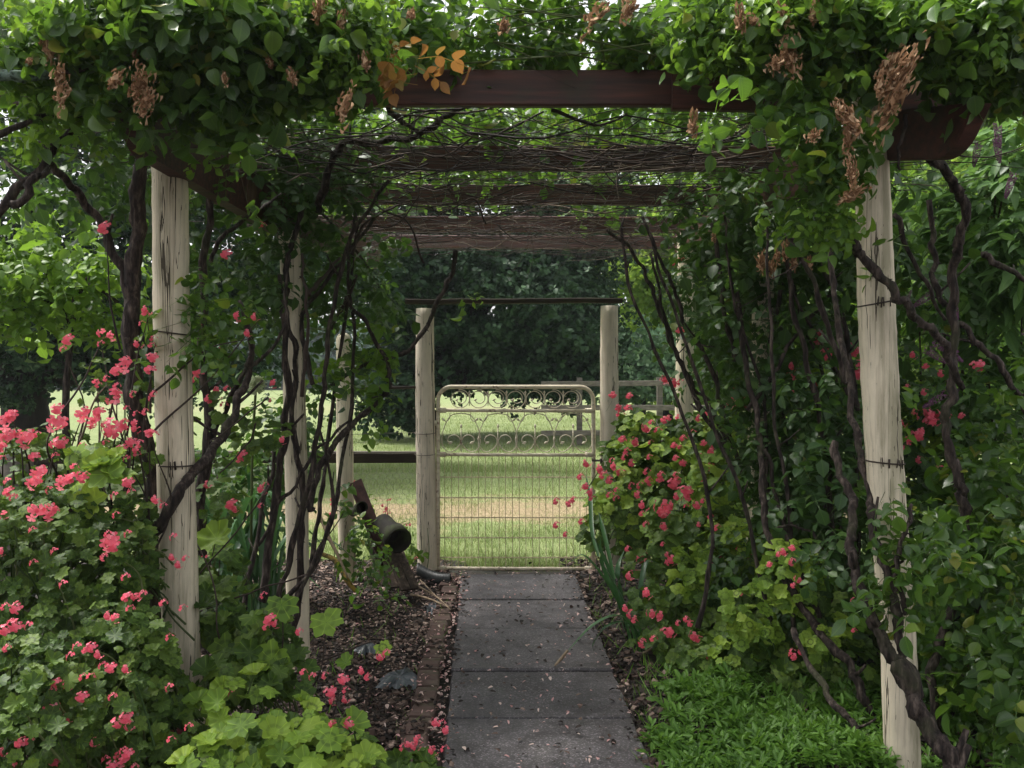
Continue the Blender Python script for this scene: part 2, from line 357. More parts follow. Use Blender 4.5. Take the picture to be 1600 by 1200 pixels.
def leaflet(ts, ws, fold=.3, curl=.3, serr=0.0):
    V = []; U = []; n = len(ts)
    for i, (t, w) in enumerate(zip(ts, ws)):
        for sd in ((0,) if w == 0 else (-1, 0, 1)):
            x = sd*w; V.append((x, t, abs(x)*fold-curl*t*t*.6+.03*math.sin(9*t)*abs(sd))); U.append((x, t))
    idx = []; k = 0
    for w in ws:
        idx.append((k,) if w == 0 else (k, k+1, k+2)); k += 1 if w == 0 else 3
    Fs = []
    for a, b in zip(idx[:-1], idx[1:]):
        if len(a) == 1 and len(b) == 3: Fs += [(a[0], b[1], b[0]), (a[0], b[2], b[1])]
        elif len(a) == 3 and len(b) == 3: Fs += [(a[0], a[1], b[1], b[0]), (a[1], a[2], b[2], b[1])]
        else: Fs += [(a[0], a[1], b[0]), (a[1], a[2], b[0])]
    return np.array(V, float), Fs, np.array(U, float)
LEAF = leaflet([0, .14, .35, .58, .8, .93, 1.04], [0, .22, .36, .37, .24, .10, 0])
LEAF_LO = leaflet([0, .3, .68, 1.0], [0, .35, .30, 0])
LANCE = leaflet([0, .3, .65, .9, 1.0], [0, .10, .15, .09, 0], .5, .5)
def compound(leaf, droop, seed):
    g = random.Random(seed); L0 = .065; parts = []
    def rach(y): return (0, y, -droop*y*y*6)
    for y, s in ((.045, .78), (.085, .95)):
        for sd in (-1, 1):
            parts.append(xf(leaf, rach(y+g.uniform(-.004, .004)), -sd*(1.15+g.uniform(-.2, .2)), L0*s*g.uniform(.9, 1.1), g.uniform(-.35, .1), g.uniform(-.4, .4)))
    parts.append(xf(leaf, rach(.115), g.uniform(-.25, .25), L0*1.15, -.3-droop*1.5, g.uniform(-.3, .3)))
    v = []; w = .0014
    for y in (-.02, .05, .118): c = rach(y); v += [(-w, y, c[2]), (w, y, c[2])]
    parts.append((np.array(v), [(0, 1, 3, 2), (2, 3, 5, 4)], np.zeros((6, 2))))
    return join_t(parts)
LEAF2 = leaflet([0, .14, .35, .58, .8, .93, 1.0], [0, .24, .40, .41, .28, .13, 0], .75, .75)
LEAF3 = leaflet([0, .14, .35, .58, .8, .93, 1.08], [0, .17, .29, .30, .19, .08, 0], .1, -.35)
COMP = [compound(l, d, i) for i, (l, d) in enumerate(((LEAF, .3), (LEAF2, .8), (LEAF, 1.3), (LEAF3, .5), (LEAF2, 1.6)))]
COMP_LO = [compound(LEAF_LO, d, i+9) for i, d in enumerate((.3, .9, 1.4))]
def ger_leaf(rings, seg, cup, seed, lobes=7):
    g = random.Random(seed); V = [(0, 0, 0)]; U = [(0, 0)]
    ph = g.uniform(0, 6)
    for q in rings:
        for j in range(seg):
            a = 2*math.pi*(j+.5)/seg
            a2 = a*(1-.05)+math.pi*.05
            lob = 1+.14*math.cos(lobes*a2)*q*q + (.05*math.cos(21*a2+.5) if q > .9 else 0)
            notch = 1-.45*math.exp(-((a-math.pi*1.5)/.28)**2)
            r = q*lob*notch
            z = cup*q*q + .045*q*math.cos(lobes*a2+math.pi)*q + .05*q*math.sin(3*a+ph)
            V.append((r*math.cos(a), r*math.sin(a), z)); U.append((r*math.cos(a), r*math.sin(a)))
    Fs = []
    for j in range(seg): Fs.append((0, 1+j, 1+(j+1) % seg))
    for i in range(len(rings)-1):
        for j in range(seg):
            k = (j+1) % seg; a = 1+i*seg; b = a+seg
            Fs.append((a+j, b+j, b+k, a+k))
    return np.array(V, float), Fs, np.array(U, float)
GER = [ger_leaf((.5, 1.0), 42, c, i) for i, c in enumerate((.35, .1, -.2, .5))]
GER_LO = [ger_leaf((.55, 1.0), 21, c, i) for i, c in enumerate((.45, .1, -.25))]
def rosette(seed, n=7, leaf=LEAF_LO, up=.5):
    g = random.Random(seed)
    return join_t([xf(leaf, (g.uniform(-.25, .25), g.uniform(-.25, .25), g.uniform(-.15, .15)), k*2.4+g.uniform(-.4, .4), g.uniform(.7, 1.1), g.uniform(-.3, up), g.uniform(-.7, .7)) for k in range(n)])
ROS = [rosette(i) for i in range(3)]
HERB = [rosette(i+5, 8, LANCE, 1.1) for i in range(3)]
CLUMP = [rosette(i+15, 5, LEAF_LO, .6) for i in range(3)]

def bake(name, groups, material, parent=None, origin=(0, 0, 0), smooth=True, mi=None, extra=None):
    """groups: list of (template, M (n,3,3), T (n,3)) -> one mesh object"""
    VV = []; LL = []; TT = []; UU = []; base = 0; MI = []
    for (tv, tf, tu), Mx, T in groups:
        if len(T) == 0: continue
        V = np.einsum('nij,vj->nvi', Mx, tv)+T[:, None, :]
        n, nv = len(T), len(tv)
        fl = np.concatenate([np.array(f) for f in tf]); ft = np.array([len(f) for f in tf])
        LL.append((np.arange(n)[:, None]*nv+fl[None]+base).ravel()); TT.append(np.tile(ft, n)); UU.append(np.tile(tu[fl], (n, 1)))
        VV.append(V.reshape(-1, 3)); base += n*nv; MI.append(np.full(n*len(ft), mi[len(MI)] if mi else 0))
    V = np.concatenate(VV); tot = np.concatenate(TT); st = np.concatenate([[0], np.cumsum(tot)[:-1]])
    o_ = wloc(parent) if parent is not None else np.asarray(origin, float)
    me = make_mesh(name, V-o_, np.concatenate(LL), st, tot, np.concatenate(UU), smooth)
    o = link(name, me, material, parent)
    if extra: me.materials.append(extra); me.polygons.foreach_set('material_index', np.concatenate(MI).astype(np.int32))
    if parent is None: o.location = [float(v) for v in o_]
    return o
def frames(n, d, s):
    z = nrm(n); y = nrm(d-(d*z).sum(1, keepdims=True)*z); x = np.cross(y, z)
    return np.stack([x, y, z], 2)*np.asarray(s)[:, None, None]
def split(tmpls, Mx, T):
    k = R.integers(0, len(tmpls), len(T))
    return [(t, Mx[k == i], T[k == i]) for i, t in enumerate(tmpls)]
def blob(spec, n, shell=0.0):
    """spec rows (px,py,d,rx_px,ry_px,rd_m[,w]); points inside those ellipsoids, and the outward direction"""
    S = np.array([list(r[:6])+[r[6] if len(r) > 6 else 1.0] for r in spec], float)
    vol = S[:, 3]*S[:, 4]*np.sqrt(S[:, 5])*S[:, 6]; k = R.choice(len(S), n, p=vol/vol.sum())
    u = nrm(R.standard_normal((n, 3))); rad = R.random(n)**(1/3); rad = rad*(1-shell)+shell*(.75+.3*R.random(n))
    q = S[k]; v = u*rad[:, None]
    lump = 1+.18*np.sin(u[:, 0]*5+k)*np.cos(u[:, 2]*6+k*2)+.1*np.sin(u[:, 1]*11+k)
    v = v*lump[:, None]
    pos = np.stack([(q[:, 0]-CX)*q[:, 2]/F+v[:, 0]*q[:, 3]*q[:, 2]/F, q[:, 2]+v[:, 1]*q[:, 5], CH-(q[:, 1]-HZ)*q[:, 2]/F+v[:, 2]*q[:, 4]*q[:, 2]/F], 1)
    pos[:, 2] = np.maximum(pos[:, 2], .02)
    return pos, u
def wild(n, outward, up=.9, rnd=.55, out=.5):
    return np.array([0, 0, 1.])*up+outward*out+R.standard_normal((n, 3))*rnd
def sprigs(pos, outward, leaves=5, step=.055, droop=.25, tm=None, size=1.0, sj=.26, up=.8):
    """short shoots with leaves set alternately along them; returns leaf groups and twig segments"""
    n = len(pos); d = nrm(outward*.6+R.standard_normal((n, 3))*.6+np.array([0, 0, .15-droop])); Ms = []; Ts = []; tw = []
    ends = []
    for i in range(leaves):
        c = pos+d*(i*step)+np.array([0, 0, -1.])*(droop*(i*step)**2*3)
        sd = nrm(np.cross(d, R.standard_normal((n, 3))))
        ld = nrm(d*.5+sd+np.array([0, 0, -.15]))
        nn = wild(n, outward, up, .45, .35)
        s = size*(1+R.normal(0, sj, n)).clip(.5, 1.6)
        keep = R.random(n) < .92
        Ms.append(frames(nn, ld, s)[keep]); Ts.append((c+ld*.02)[keep]); ends.append(c)
    return split(tm or COMP, np.concatenate(Ms), np.concatenate(Ts)), (pos-d*.03, ends[len(ends)//2], ends[-1])
TW = (np.array([[-.5, 0, -.3], [.5, 0, -.3], [0, 0, .6], [-.3, 1, -.2], [.3, 1, -.2], [0, 1, .4]]), [(0, 1, 4, 3), (1, 2, 5, 4), (2, 0, 3, 5)], np.zeros((6, 2)))
def twigs(a, b, r):
    d = b-a; ln = np.linalg.norm(d, axis=1).clip(1e-4); y = d/ln[:, None]
    x = nrm(np.cross(y, np.array([.3, .2, 1.]))); z = np.cross(x, y)
    return (TW, np.stack([x*r, y*ln[:, None], z*r], 2), a)

# ================================================================ SETTING
# ground of the garden, 1 cm relief
def sheet(name, xs, ys, zf, material, kind='structure'):
    X, Y = np.meshgrid(xs, ys); Z = zf(X, Y); V = np.stack([X, Y, Z], -1).reshape(-1, 3); nx = len(xs)
    q = (np.arange(len(ys)-1)[:, None]*nx+np.arange(nx-1)[None]).ravel()
    Lp = np.stack([q, q+1, q+nx+1, q+nx], 1).ravel(); tot = np.full(len(q), 4)
    me = make_mesh(name, V, Lp, np.arange(len(q))*4, tot)
    o = link(name, me, material); tag(o, kind=kind); return o
def zfield(X, Y):
    z = -.02-.000*X
    fall = np.clip((Y-14)/46, 0, 1); z = z-.60*fall*fall*(3-2*fall)
    return z+.015*np.sin(X*1.3+Y*.7)+.01*np.sin(X*3.1-Y*2.3)
xs = np.concatenate([np.linspace(-400, -20, 14), np.linspace(-18, 18, 90), np.linspace(20, 400, 14)])
ys = np.concatenate([np.linspace(6.95, 20, 60), np.linspace(21, 70, 40), np.linspace(80, 900, 12)])
sheet('field', xs, ys, zfield, M['field'])
sheet('garden_soil', np.concatenate([[-60, -20], np.linspace(-4, 4, 90), [20, 60]]), np.concatenate([[-60, -20], np.linspace(0, 7.1, 80)]),
      lambda X, Y: -.012+.014*np.sin(X*5+1)*np.cos(Y*4)+.006*np.sin(X*17)*np.sin(Y*13)-.02*(np.abs(X-.08) < .42), M['soil'])

def pc(d): return .123-.0266*(d-3.45)      # centre line of the path
pb = MB(); yj = [.9, 1.55, 2.2, 2.8, 3.22, 3.87, 4.47, 5.18, 5.82, 6.53]
for a, b in zip(yj[:-1], yj[1:]):
    g = .012; dz = R.normal(0, .004); w = .362+.005*(b-3.5)*1.0+.008
    corners = []
    for (x0, y0) in ((-w, a+g), (w, a+g), (w, b-g), (-w, b-g)): corners.append((pc(y0)+x0, y0))
    n = 14; ring = []
    for i in range(4):
        c0 = np.array(corners[i]); c1 = np.array(corners[(i+1) % 4])
        for k in range(n):
            p = c0+(c1-c0)*k/n; ring.append(p+R.normal(0, .0025, 2))
    ring = np.array(ring); c = ring.mean(0); m_ = len(ring)
    top = np.c_[c+(ring-c)*.987, np.full(m_, .030+dz)]; mid = np.c_[ring, np.full(m_, .020+dz)]; bot = np.c_[ring, np.full(m_, -.06)]
    V = np.concatenate([top, mid, bot]); Fs = [tuple(range(m_))]
    for i in range(m_):
        j = (i+1) % m_; Fs += [(m_+i, m_+j, j, i), (2*m_+i, 2*m_+j, m_+j, m_+i)]
    pb.add(V, Fs)
tag(pb.build('path', M['slab'], smooth=False), kind='structure')

# ================================================================ PERGOLA
perg = thing('pergola', 'rose covered pergola of cream log posts and dark red timber beams over the garden path', 'pergola', (0, 3.7, 0))
def log(pts, r, name, material, parent, sides=26, top='flat'):
    p = smooth_path(pts, 10); n = len(p); rr = np.interp(np.linspace(0, 1, n), np.linspace(0, 1, len(r)), r)
    rr = rr*(1+.012*np.sin(np.arange(n)*1.3))
    if top == 'round':
        t = nrm(p[0]-p[1])
        p = np.vstack([p[0]+t*.05, p[0]+t*.04, p[0]+t*.02, p]); rr = np.concatenate([[rr[0]*.35, rr[0]*.7, rr[0]*.92], rr])
    b = MB(); b.tube(p, rr, sides, jit=.012); return b.build(name, material, parent)
def col(rows, ground=True):
    pts = [P(x, y, d) for (x, y, d) in rows]
    if ground: e = pts[-1]+(pts[-1]-pts[-2])*.01; e[2] = -.15; pts.append(e)
    return pts
p1 = log(col([(263, 165, 3.72), (266, 300, 3.73), (268, 480, 3.74), (275, 740, 3.76), (283, 1000, 3.78), (291, 1130, 3.8)]), [.066, .068, .070, .072, .070, .068], 'post', M['wood_post'], perg)
p2 = log(col([(1354, 150, 3.42), (1362, 250, 3.42), (1367, 400, 3.42), (1371, 520, 3.42), (1379, 667, 3.42), (1390, 830, 3.42), (1403, 1000, 3.42), (1410, 1200, 3.40)]), [.052, .058, .064, .064, .063, .061, .062, .060], 'post', M['wood_post'], perg)
p3 = log(col([(451, 362, 4.76), (456, 450, 4.76), (459, 560, 4.75), (461, 667, 4.75), (464, 800, 4.74), (466, 1015, 4.73)]), [.050, .053, .055, .056, .054], 'post', M['wood_post'], perg)
p4 = log(col([(1188, 330, 5.0), (1192, 500, 5.0), (1186, 700, 5.0), (1182, 990, 5.0)]), [.054, .058, .058], 'post', M['wood_post'], perg)
p5 = log(col([(1072, 365, 7.3), (1071, 500, 7.3), (1069, 640, 7.3), (1068, 860, 7.3)]), [.066, .068, .068], 'post', M['wood_post'], perg)
def timber(p0, p1, w, h, name, parent=perg, material=None, **k):
    b = MB(); b.beam(p0, p1, w, h, **k); return b.build(name, material or M['timber'], parent, smooth=False)
timber(P(-260, 138, 3.66), P(1062, 139, 3.66), .045, .136, 'rafter', segs=16, jit=.0012)
timber(P(1050, 143, 3.60), P(1900, 150, 3.56), .045, .142, 'rafter', segs=12, jit=.0012)
timber(P(215, 246, 5.25), P(1290, 249, 5.25), .045, .135, 'rafter', segs=16, jit=.0015)
timber(P(300, 303, 6.5), P(1240, 306, 6.5), .045, .138, 'rafter', segs=16, jit=.0015)
timber(P(400, 349, 7.8), P(1130, 352, 7.8), .045, .13, 'rafter', segs=14, jit=.0015)
timber(P(480, 377, 8.9), P(1080, 379, 8.9), .045, .12, 'rafter', segs=14, jit=.0015)
# side beams with a curved cut at the front end
def side_beam(p0, p1, w, h, flip=1):
    t = nrm(p1-p0); X = nrm(np.cross(t, [0, 0, 1.])); Y = np.cross(X, t); Ln = np.linalg.norm(p1-p0)
    prof = [(Ln, h/2), (0.0, h/2)] + [(.02+.15*(1-math.cos(a)), h/2-h*math.sin(a)) for a in np.linspace(.35, math.pi/2, 7)] + [(Ln*.5, -h/2), (Ln, -h/2)]
    V = []; n = len(prof)
    for s in (-1, 1):
        for (u, v) in prof: V.append(p0+t*u+Y*v+X*s*w/2)
    Fs = [tuple(range(n)), tuple(range(2*n-1, n-1, -1))]+[(i, n+i, n+(i+1) % n, (i+1) % n) for i in range(n)]
    b = MB(); b.add(V, Fs); return b.build('side_beam', M['timber'], perg, smooth=False)
side_beam(P(190, 178, 3.25), P(452, 345, 4.95), .06, .21)
side_beam(P(452, 348, 5.0), P(590, 405, 8.0), .055, .16)
side_beam(P(1532, 205, 2.98), P(1350, 215, 3.55), .055, .17)
side_beam(P(1352, 222, 3.52), P(1060, 378, 7.6), .055, .17)
for (x, y, d, h) in ((314, 256, 4.0, .13), (373, 300, 4.35, .14)):
    timber(P(x-22, y, d), P(x+20, y+4, d-.02), .10, h, 'packer_block', material=M['timber_raw'], segs=2)
timber(P(206, 240, 4.1), P(242, 240, 4.1), .045, .06, 'packer_block', segs=1)
# wire tied round the posts
def tie(parent, px, py, d, r, tilt=.0, barb=True):
    c = P(px, py, d); a = np.linspace(0, 2*math.pi, 22)
    pts = np.stack([c[0]+np.cos(a)*r*1.04, c[1]+np.sin(a)*r*1.04, c[2]+tilt*np.cos(a)], 1)
    b = MB(); b.tube(pts, .0028, 5)
    if barb:
        for _ in range(5):
            q = c+np.array([R.uniform(-.5, .6)*r, -r*1.02, R.normal(0, .003)])
            b.tube([q+[0, 0, -.014], q+[R.normal(0, .004), -.004, .018]], .0022, 4)
    b.build('wire_tie', M['wire'], parent)
tie(p2, 1370, 474, 3.42, .064, .012); tie(p2, 1383, 722, 3.42, .063, -.005); tie(p1, 278, 726, 3.76, .073, .0)
tie(p1, 268, 520, 3.74, .072, -.01, False)
# netting slung under the rafters
nb = MB()
def znet(x, y): return 2.435+.03*math.sin(x*2.1+y)+.025*math.sin(y*2.4)
for x in np.arange(-1.5, 1.6, .15):
    ys_ = np.arange(3.75, 8.8, .3); nb.tube([(x+.01*math.sin(y*5), y, znet(x, y)) for y in ys_], .0017, 3, False)
for y in np.arange(3.78, 8.8, .12):
    xs_ = np.arange(-1.5, 1.6, .25); nb.tube([(x, y+.006*math.sin(x*9), znet(x, y)) for x in xs_], .0015, 3, False)
nb.build('wire_netting', M['wire'], perg)

# ================================================================ GATEWAY AND GATE
GD = 6.73; gs = F/GD
gw = thing('gateway', 'gateway of two cream log posts with a thin dark lintel across their tops', 'gateway', P(800, 893, GD)*[1, 1, 0])
log(col([(664, 482, GD), (664, 600, GD), (666, 760, GD), (668, 888, GD)]), [.062, .068, .070, .068], 'post', M['gate_post'], gw)
log(col([(952, 478, GD), (952, 600, GD), (953, 760, GD), (954, 888, GD)]), [.060, .066, .068, .068], 'post', M['gate_post'], gw)
lb = MB(); lb.beam(P(634, 471, GD), P(972, 470, GD), .085, .034, segs=12, jit=.0022); lb.build('lintel', M['timber_dark'], gw, smooth=False)
wb = MB()
for y, y2 in ((676, 678), (709, 707)):
    c = P(664, y, GD); a = np.linspace(0, 2*math.pi, 20); wb.tube(np.stack([c[0]+np.cos(a)*.073, c[1]+np.sin(a)*.073, c[2]+.006*np.sin(a)], 1), .0026, 5)
build_each(wb, 'wire_tie', M['galv'], gw)

gate = thing('garden_gate', 'cream tubular steel garden gate with scrollwork panels above wire mesh', 'gate', P(684.5, 893, GD)*[1, 1, 0])
GX0 = (684.5-CX)/gs; GX1 = (927-CX)/gs
def G(px, py, dy=0.0): p = P(px, py, GD); p[1] += dy; return p
fb = MB(); cr = 21
fr = [G(684.5, 889), G(684.5, 760), G(684.5, 640)]
for a in np.linspace(math.pi, math.pi/2, 9): fr.append(G(684.5+cr+math.cos(a)*cr, 604.5+cr-math.sin(a)*cr))
for a in np.linspace(math.pi/2, 0, 9): fr.append(G(927-cr+math.cos(a)*cr, 604.5+cr-math.sin(a)*cr))
fr += [G(927.5, 700), G(927, 889)]
fb.tube(fr, .0145, 12); fb.build('frame', M['gate'], gate)
for y, r in ((641.5, .0125), (710.5, .0120), (888.5, .0125)):
    b = MB(); b.tube([G(684.5, y-.6), G(760, y), G(850, y+.3), G(927, y+.6)], r, 10)
    b.tube([G(683, y-.6), G(697, y-.5)], r*1.5, 10); b.tube([G(914, y), G(929, y)], r*1.45, 10)
    b.build('rail', M['gate'], gate)
def scroll(pts, name='scroll', r=.0042, blobs=()):
    b = MB(); b.tube(smooth_path(pts, 6), r, 6)
    for q, rr in blobs:
        b.tube([q+np.array([-.010, 0, -.004])*rr, q, q+np.array([.012, 0, .006])*rr], [.002*rr, .0085*rr, .002*rr], 7)
    return b.build(name, M['gate'], gate)
Z = lambda zx, zy: G(640+zx/5, 580+zy/5)
for cx_ in (395, 540, 685, 832, 980, 1128, 1270):
    pts = []
    for a in np.linspace(0, 1, 26):
        th = math.radians(100)-a*math.radians(620); rad = 72-38*max(0, (a-.42))/.58*1.15
        pts.append(Z(cx_+math.cos(th)*rad*(1 if a < .5 else 1), 215-math.sin(th)*rad*.98))
    e = pts[-1]; scroll(pts, blobs=[(e, 1.0)], r=.0036)
    b = MB(); b.tube([Z(cx_+73, 165), Z(cx_+73, 270)], [.004, .003], 6); b.tube([Z(cx_+73, 152), Z(cx_+73, 165), Z(cx_+73, 182)], [.002, .008, .002], 7)
    if cx_ < 1270: b.build('scroll_stem', M['gate'], gate)
for cx_ in (402, 690, 980, 1277):
    for s in (-1, 1):
        hp = [(0, 328), (-80, 348), (-128, 430), (-150, 520), (-140, 590), (-95, 630), (-40, 610), (-4, 555), (-22, 512), (-60, 498), (-95, 515), (-103, 545), (-84, 560)]
        pts = [Z(cx_+s*x if s < 0 else cx_-x, y) for x, y in hp] if False else [Z(cx_-s*x, y) for x, y in hp]
        scroll(pts, blobs=[(pts[-1], 1.25)], r=.0036)
    b = MB(); b.tube([Z(cx_, 635), Z(cx_, 440)], .0036, 6); b.tube([Z(cx_, 445), Z(cx_+1, 430), Z(cx_, 412)], [.003, .0085, .002], 7); b.build('finial', M['gate'], gate)
for cx_ in (250, 540, 832, 1130, 1400):
    b = MB()
    for s in (-1, 1):
        if cx_ == 250 and s < 0 or cx_ == 1400 and s > 0: continue
        b.tube(smooth_path([Z(cx_+s*66, 322), Z(cx_+s*62, 365), Z(cx_+s*38, 392), Z(cx_+s*12, 378)], 4), .003, 5)
        b.tube([Z(cx_+s*4, 365), Z(cx_+s*14, 378), Z(cx_+s*28, 386)], [.002, .009, .002], 7)
    if 300 < cx_ < 1300:
        b.tube([Z(cx_, 640), Z(cx_, 535)], .003, 5); b.tube([Z(cx_, 550), Z(cx_, 528), Z(cx_, 505)], [.002, .009, .002], 7)
    b.build('drop_scroll', M['gate'], gate)
mb = MB()
for x in np.arange(695, 924, 10.55): mb.tube([G(x, 711, .004), G(x+R.normal(0, .5), 800, .004), G(x+.3, 889, .004)], .0021, 4, False)
for y in (745, 777, 808, 839.5, 870.5): mb.tube([G(685, y), G(800, y+.4), G(927, y)], .0021, 4, False); mb.tube([G(685, y+1.3, .006), G(927, y+1.6, .006)], .0019, 4, False)
mb.build('wire_mesh', M['gatewire'], gate)
for y in (661, 889):
    b = MB(); b.tube([G(680, y-4), G(680, y+4)], .017, 10); b.tube([G(672, y), G(684, y)], .009, 8); b.build('hinge', M['gate'], gate)
b = MB(); b.tube([G(925, 719, -.016), G(938, 719, -.03), G(948, 721, -.05)], .007, 8); b.tube([G(938, 716, -.03), G(939, 724, -.035)], .009, 8); b.build('latch', M['wire'], gate)

# ================================================================ LEFT FENCE
fe = thing('garden_fence', 'cream post, dark rail and chicken wire fence left of the gate', 'fence', P(538, 910, 6.42)*[1, 1, 0])
log(col([(537, 532, 6.45), (538, 640, 6.44), (540, 780, 6.43), (544, 905, 6.42)]), [.050, .056, .056, .054], 'post', M['wood_post'], fe, top='round')
def plain(name, p0, p1, w, h, material, parent, segs=8, jit=.001):
    b = MB(); b.beam(p0, p1, w, h, segs=segs, jit=jit); return b.build(name, material, parent, smooth=False)
plain('rail', P(-200, 717, 6.55), P(652, 715, 6.78), .04, .072, M['timber_dark'], fe)
plain('rail', P(100, 705, 6.5), P(652, 706.5, 6.73), .035, .012, M['timber_grey'], fe)
b = MB(); b.tube([P(545, 606, 6.6), P(600, 606, 6.6), P(655, 605, 6.73)], .011, 8); b.build('rail', M['wire'], fe)
cw = MB()
a0 = P(552, 733, 6.62); a1 = P(652, 733, 6.74); cell = .045
for i in range(10):
    for j in range(16):
        u = (i+.5*(j % 2))*cell*1.0; z = a0[2]-j*cell*.78
        if z < .02: continue
        x0 = a0[0]+u; yv = a0[1]+.05*(u/.45)
        c0 = np.array([x0, yv, z])
        cw.tube([c0+[-cell*.5, 0, -cell*.12], c0+[0, 0, cell*.16]], .0011, 3, False)
        cw.tube([c0+[0, 0, cell*.16], c0+[cell*.5, 0, -cell*.12]], .0011, 3, False)
        cw.tube([c0+[cell*.5, 0, -cell*.12], c0+[cell*.5, 0, -cell*.62]], .0011, 3, False)
cw.build('chicken_wire', M['galv'], fe)
b = MB()
for y, s in ((677, 2), (709, -3)): b.tube(smooth_path([P(545, y+s, 6.4), P(600, y, 6.55), P(650, y-1, 6.66)], 5), .0018, 4)
build_each(b, 'wire', M['galv'], fe)

# paddock rail fence beyond
rf = thing('rail_fence', 'weathered grey post and rail fence at the far right side of the paddock', 'fence', (2.2, 17, 0))
for y, tl in ((600, 1.5), (637, 0), (677, 2)):
    plain('rail', P(846, y, 17.4), P(1075, y-tl, 16.6), .035, .095, M['timber_grey'], rf)
    plain('rail', P(1075, y-tl, 16.56), P(1420, y-2*tl, 15.4), .035, .095, M['timber_grey'], rf)
for x, d in ((906, 17.3), (1032, 16.9), (1180, 16.4), (1330, 15.9)):
    b = MB(); q = P(x, 590, d); b.beam([q[0], q[1]+.1, -.1], [q[0], q[1]+.1, q[2]], .10, .10, segs=4); b.build('post', M['timber_grey'], rf, smooth=False)

# ================================================================ BRICK EDGING, ONE BY ONE
yy = 3.3; k = 0
ends_ = [6.5, 6.33, 6.12, 5.9, 5.72, 5.55, 5.42, 5.27, 5.09, 4.98, 4.77, 4.6, 4.42, 4.2, 4.0, 3.82, 3.64, 3.5, 3.3, 3.1]
for y1, y0 in zip(ends_[:-1], ends_[1:]):
    ln = y1-y0-.022; yc = (y0+y1)/2; x = pc(yc)-.47-.005*(6.5-yc)+R.normal(0, .009)
    if yc > 5.6: x += .02
    b = MB(); ang = R.normal(0, .06)
    b.beam([x-math.sin(ang)*ln/2, yc-ln/2, .012+R.normal(0, .003)], [x+math.sin(ang)*ln/2, yc+ln/2, .012+R.normal(0, .003)], .098, .07, ch=.008, segs=5, jit=.0035)
    o = b.build('edging_brick', M['brick'], origin=(x, yc, 0), smooth=False)
    tag(o, 'weathered mossy brick in the row edging the left side of the path', 'brick', 'bricks edging the left side of the path')

# ================================================================ SCRAP AGAINST THE FENCE
def solo(b, name, material, origin, label, cat, smooth=True, group=None):
    o = b.build(name, material, origin=origin, smooth=smooth); return tag(o, label, cat, group)
# rusty channel iron: U section leaning on the fence post
b = MB(); a_ = P(556, 752, 6.15); c_ = P(606, 880, 5.95); c_[2] = max(c_[2], .02)
b.beam(a_, c_, .078, .012, ch=.002, segs=8); t_ = nrm(c_-a_); X_ = nrm(np.cross(t_, [0, 0, 1.])); Y_ = np.cross(X_, t_)
for s in (-1, 1): b.beam(a_+X_*s*.041+Y_*.0-Y_*.015, c_+X_*s*.041-Y_*.015, .008, .048, ch=.002, segs=8)
solo(b, 'iron_channel', M['rusty'], (c_[0], c_[1], 0), 'rusty purple brown channel iron leaning against the rounded fence post', 'metal bar', False)
# clay pipe lying on the palings
def pipe(p0, p1, r, wall=.010):
    b = MB(); t = nrm(np.array(p1)-p0); L_ = np.linalg.norm(np.array(p1)-p0)
    prof = [(0, r), (.10*L_, r), (.62*L_, r), (.66*L_, r*1.24), (L_, r*1.24), (L_, r*1.24-wall*1.2), (.7*L_, r*1.2-wall*1.4), (.66*L_, r-wall), (0, r-wall)]
    X = nrm(np.cross(t, [0, 0, 1.])); Y = np.cross(X, t); n = 22; V = []
    for (u, rr) in prof:
        for j in range(n): a = j*2*math.pi/n; V.append(np.array(p0)+t*u+X*math.cos(a)*rr+Y*math.sin(a)*rr)
    Fs = []; m_ = len(prof)
    for i in range(m_):
        i2 = (i+1) % m_
        for j in range(n): Fs.append((i*n+j, i*n+(j+1) % n, i2*n+(j+1) % n, i2*n+j))
    b.add(V, Fs); return b
solo(pipe(P(598, 818, 6.0), P(624, 845, 5.76), .064), 'clay_pipe', M['terracotta'], P(600, 840, 5.9), 'mossy brown clay drain pipe with a flared collar lying on the leaning palings', 'pipe')
solo(pipe(P(552, 800, 6.25), P(566, 792, 5.95), .030, .006), 'clay_pipe', M['terracotta'], P(552, 800, 6.2), 'narrow grey pipe stub poking out behind the rusty channel iron', 'pipe')
k = 0
for (x0, y0, x1, y1, d0, d1, w) in ((596, 838, 618, 918, 6.05, 5.78, .07), (606, 850, 634, 922, 6.0, 5.76, .06), (622, 858, 648, 920, 6.05, 5.8, .055), (580, 850, 604, 915, 6.2, 5.86, .06), (562, 790, 618, 850, 6.28, 6.0, .05)):
    b = MB(); q0 = P(x0, y0, d0); q1 = P(x1, y1, d1); b.beam(q0, q1, w, .018, ch=.003, segs=8, jit=.0015)
    solo(b, 'old_paling', M['palings'], (q1[0], q1[1], 0), ['broad dark split paling leaning under the clay pipe, second from the left', 'dark split paling in the middle of the leaning stack under the pipe collar',
        'rightmost dark paling of the leaning stack, beside the gate post', 'leftmost short dark paling at the foot of the leaning stack', 'thin dark paling lying across behind the clay pipe'][k], 'paling', False, 'old palings leaning by the fence'); k += 1
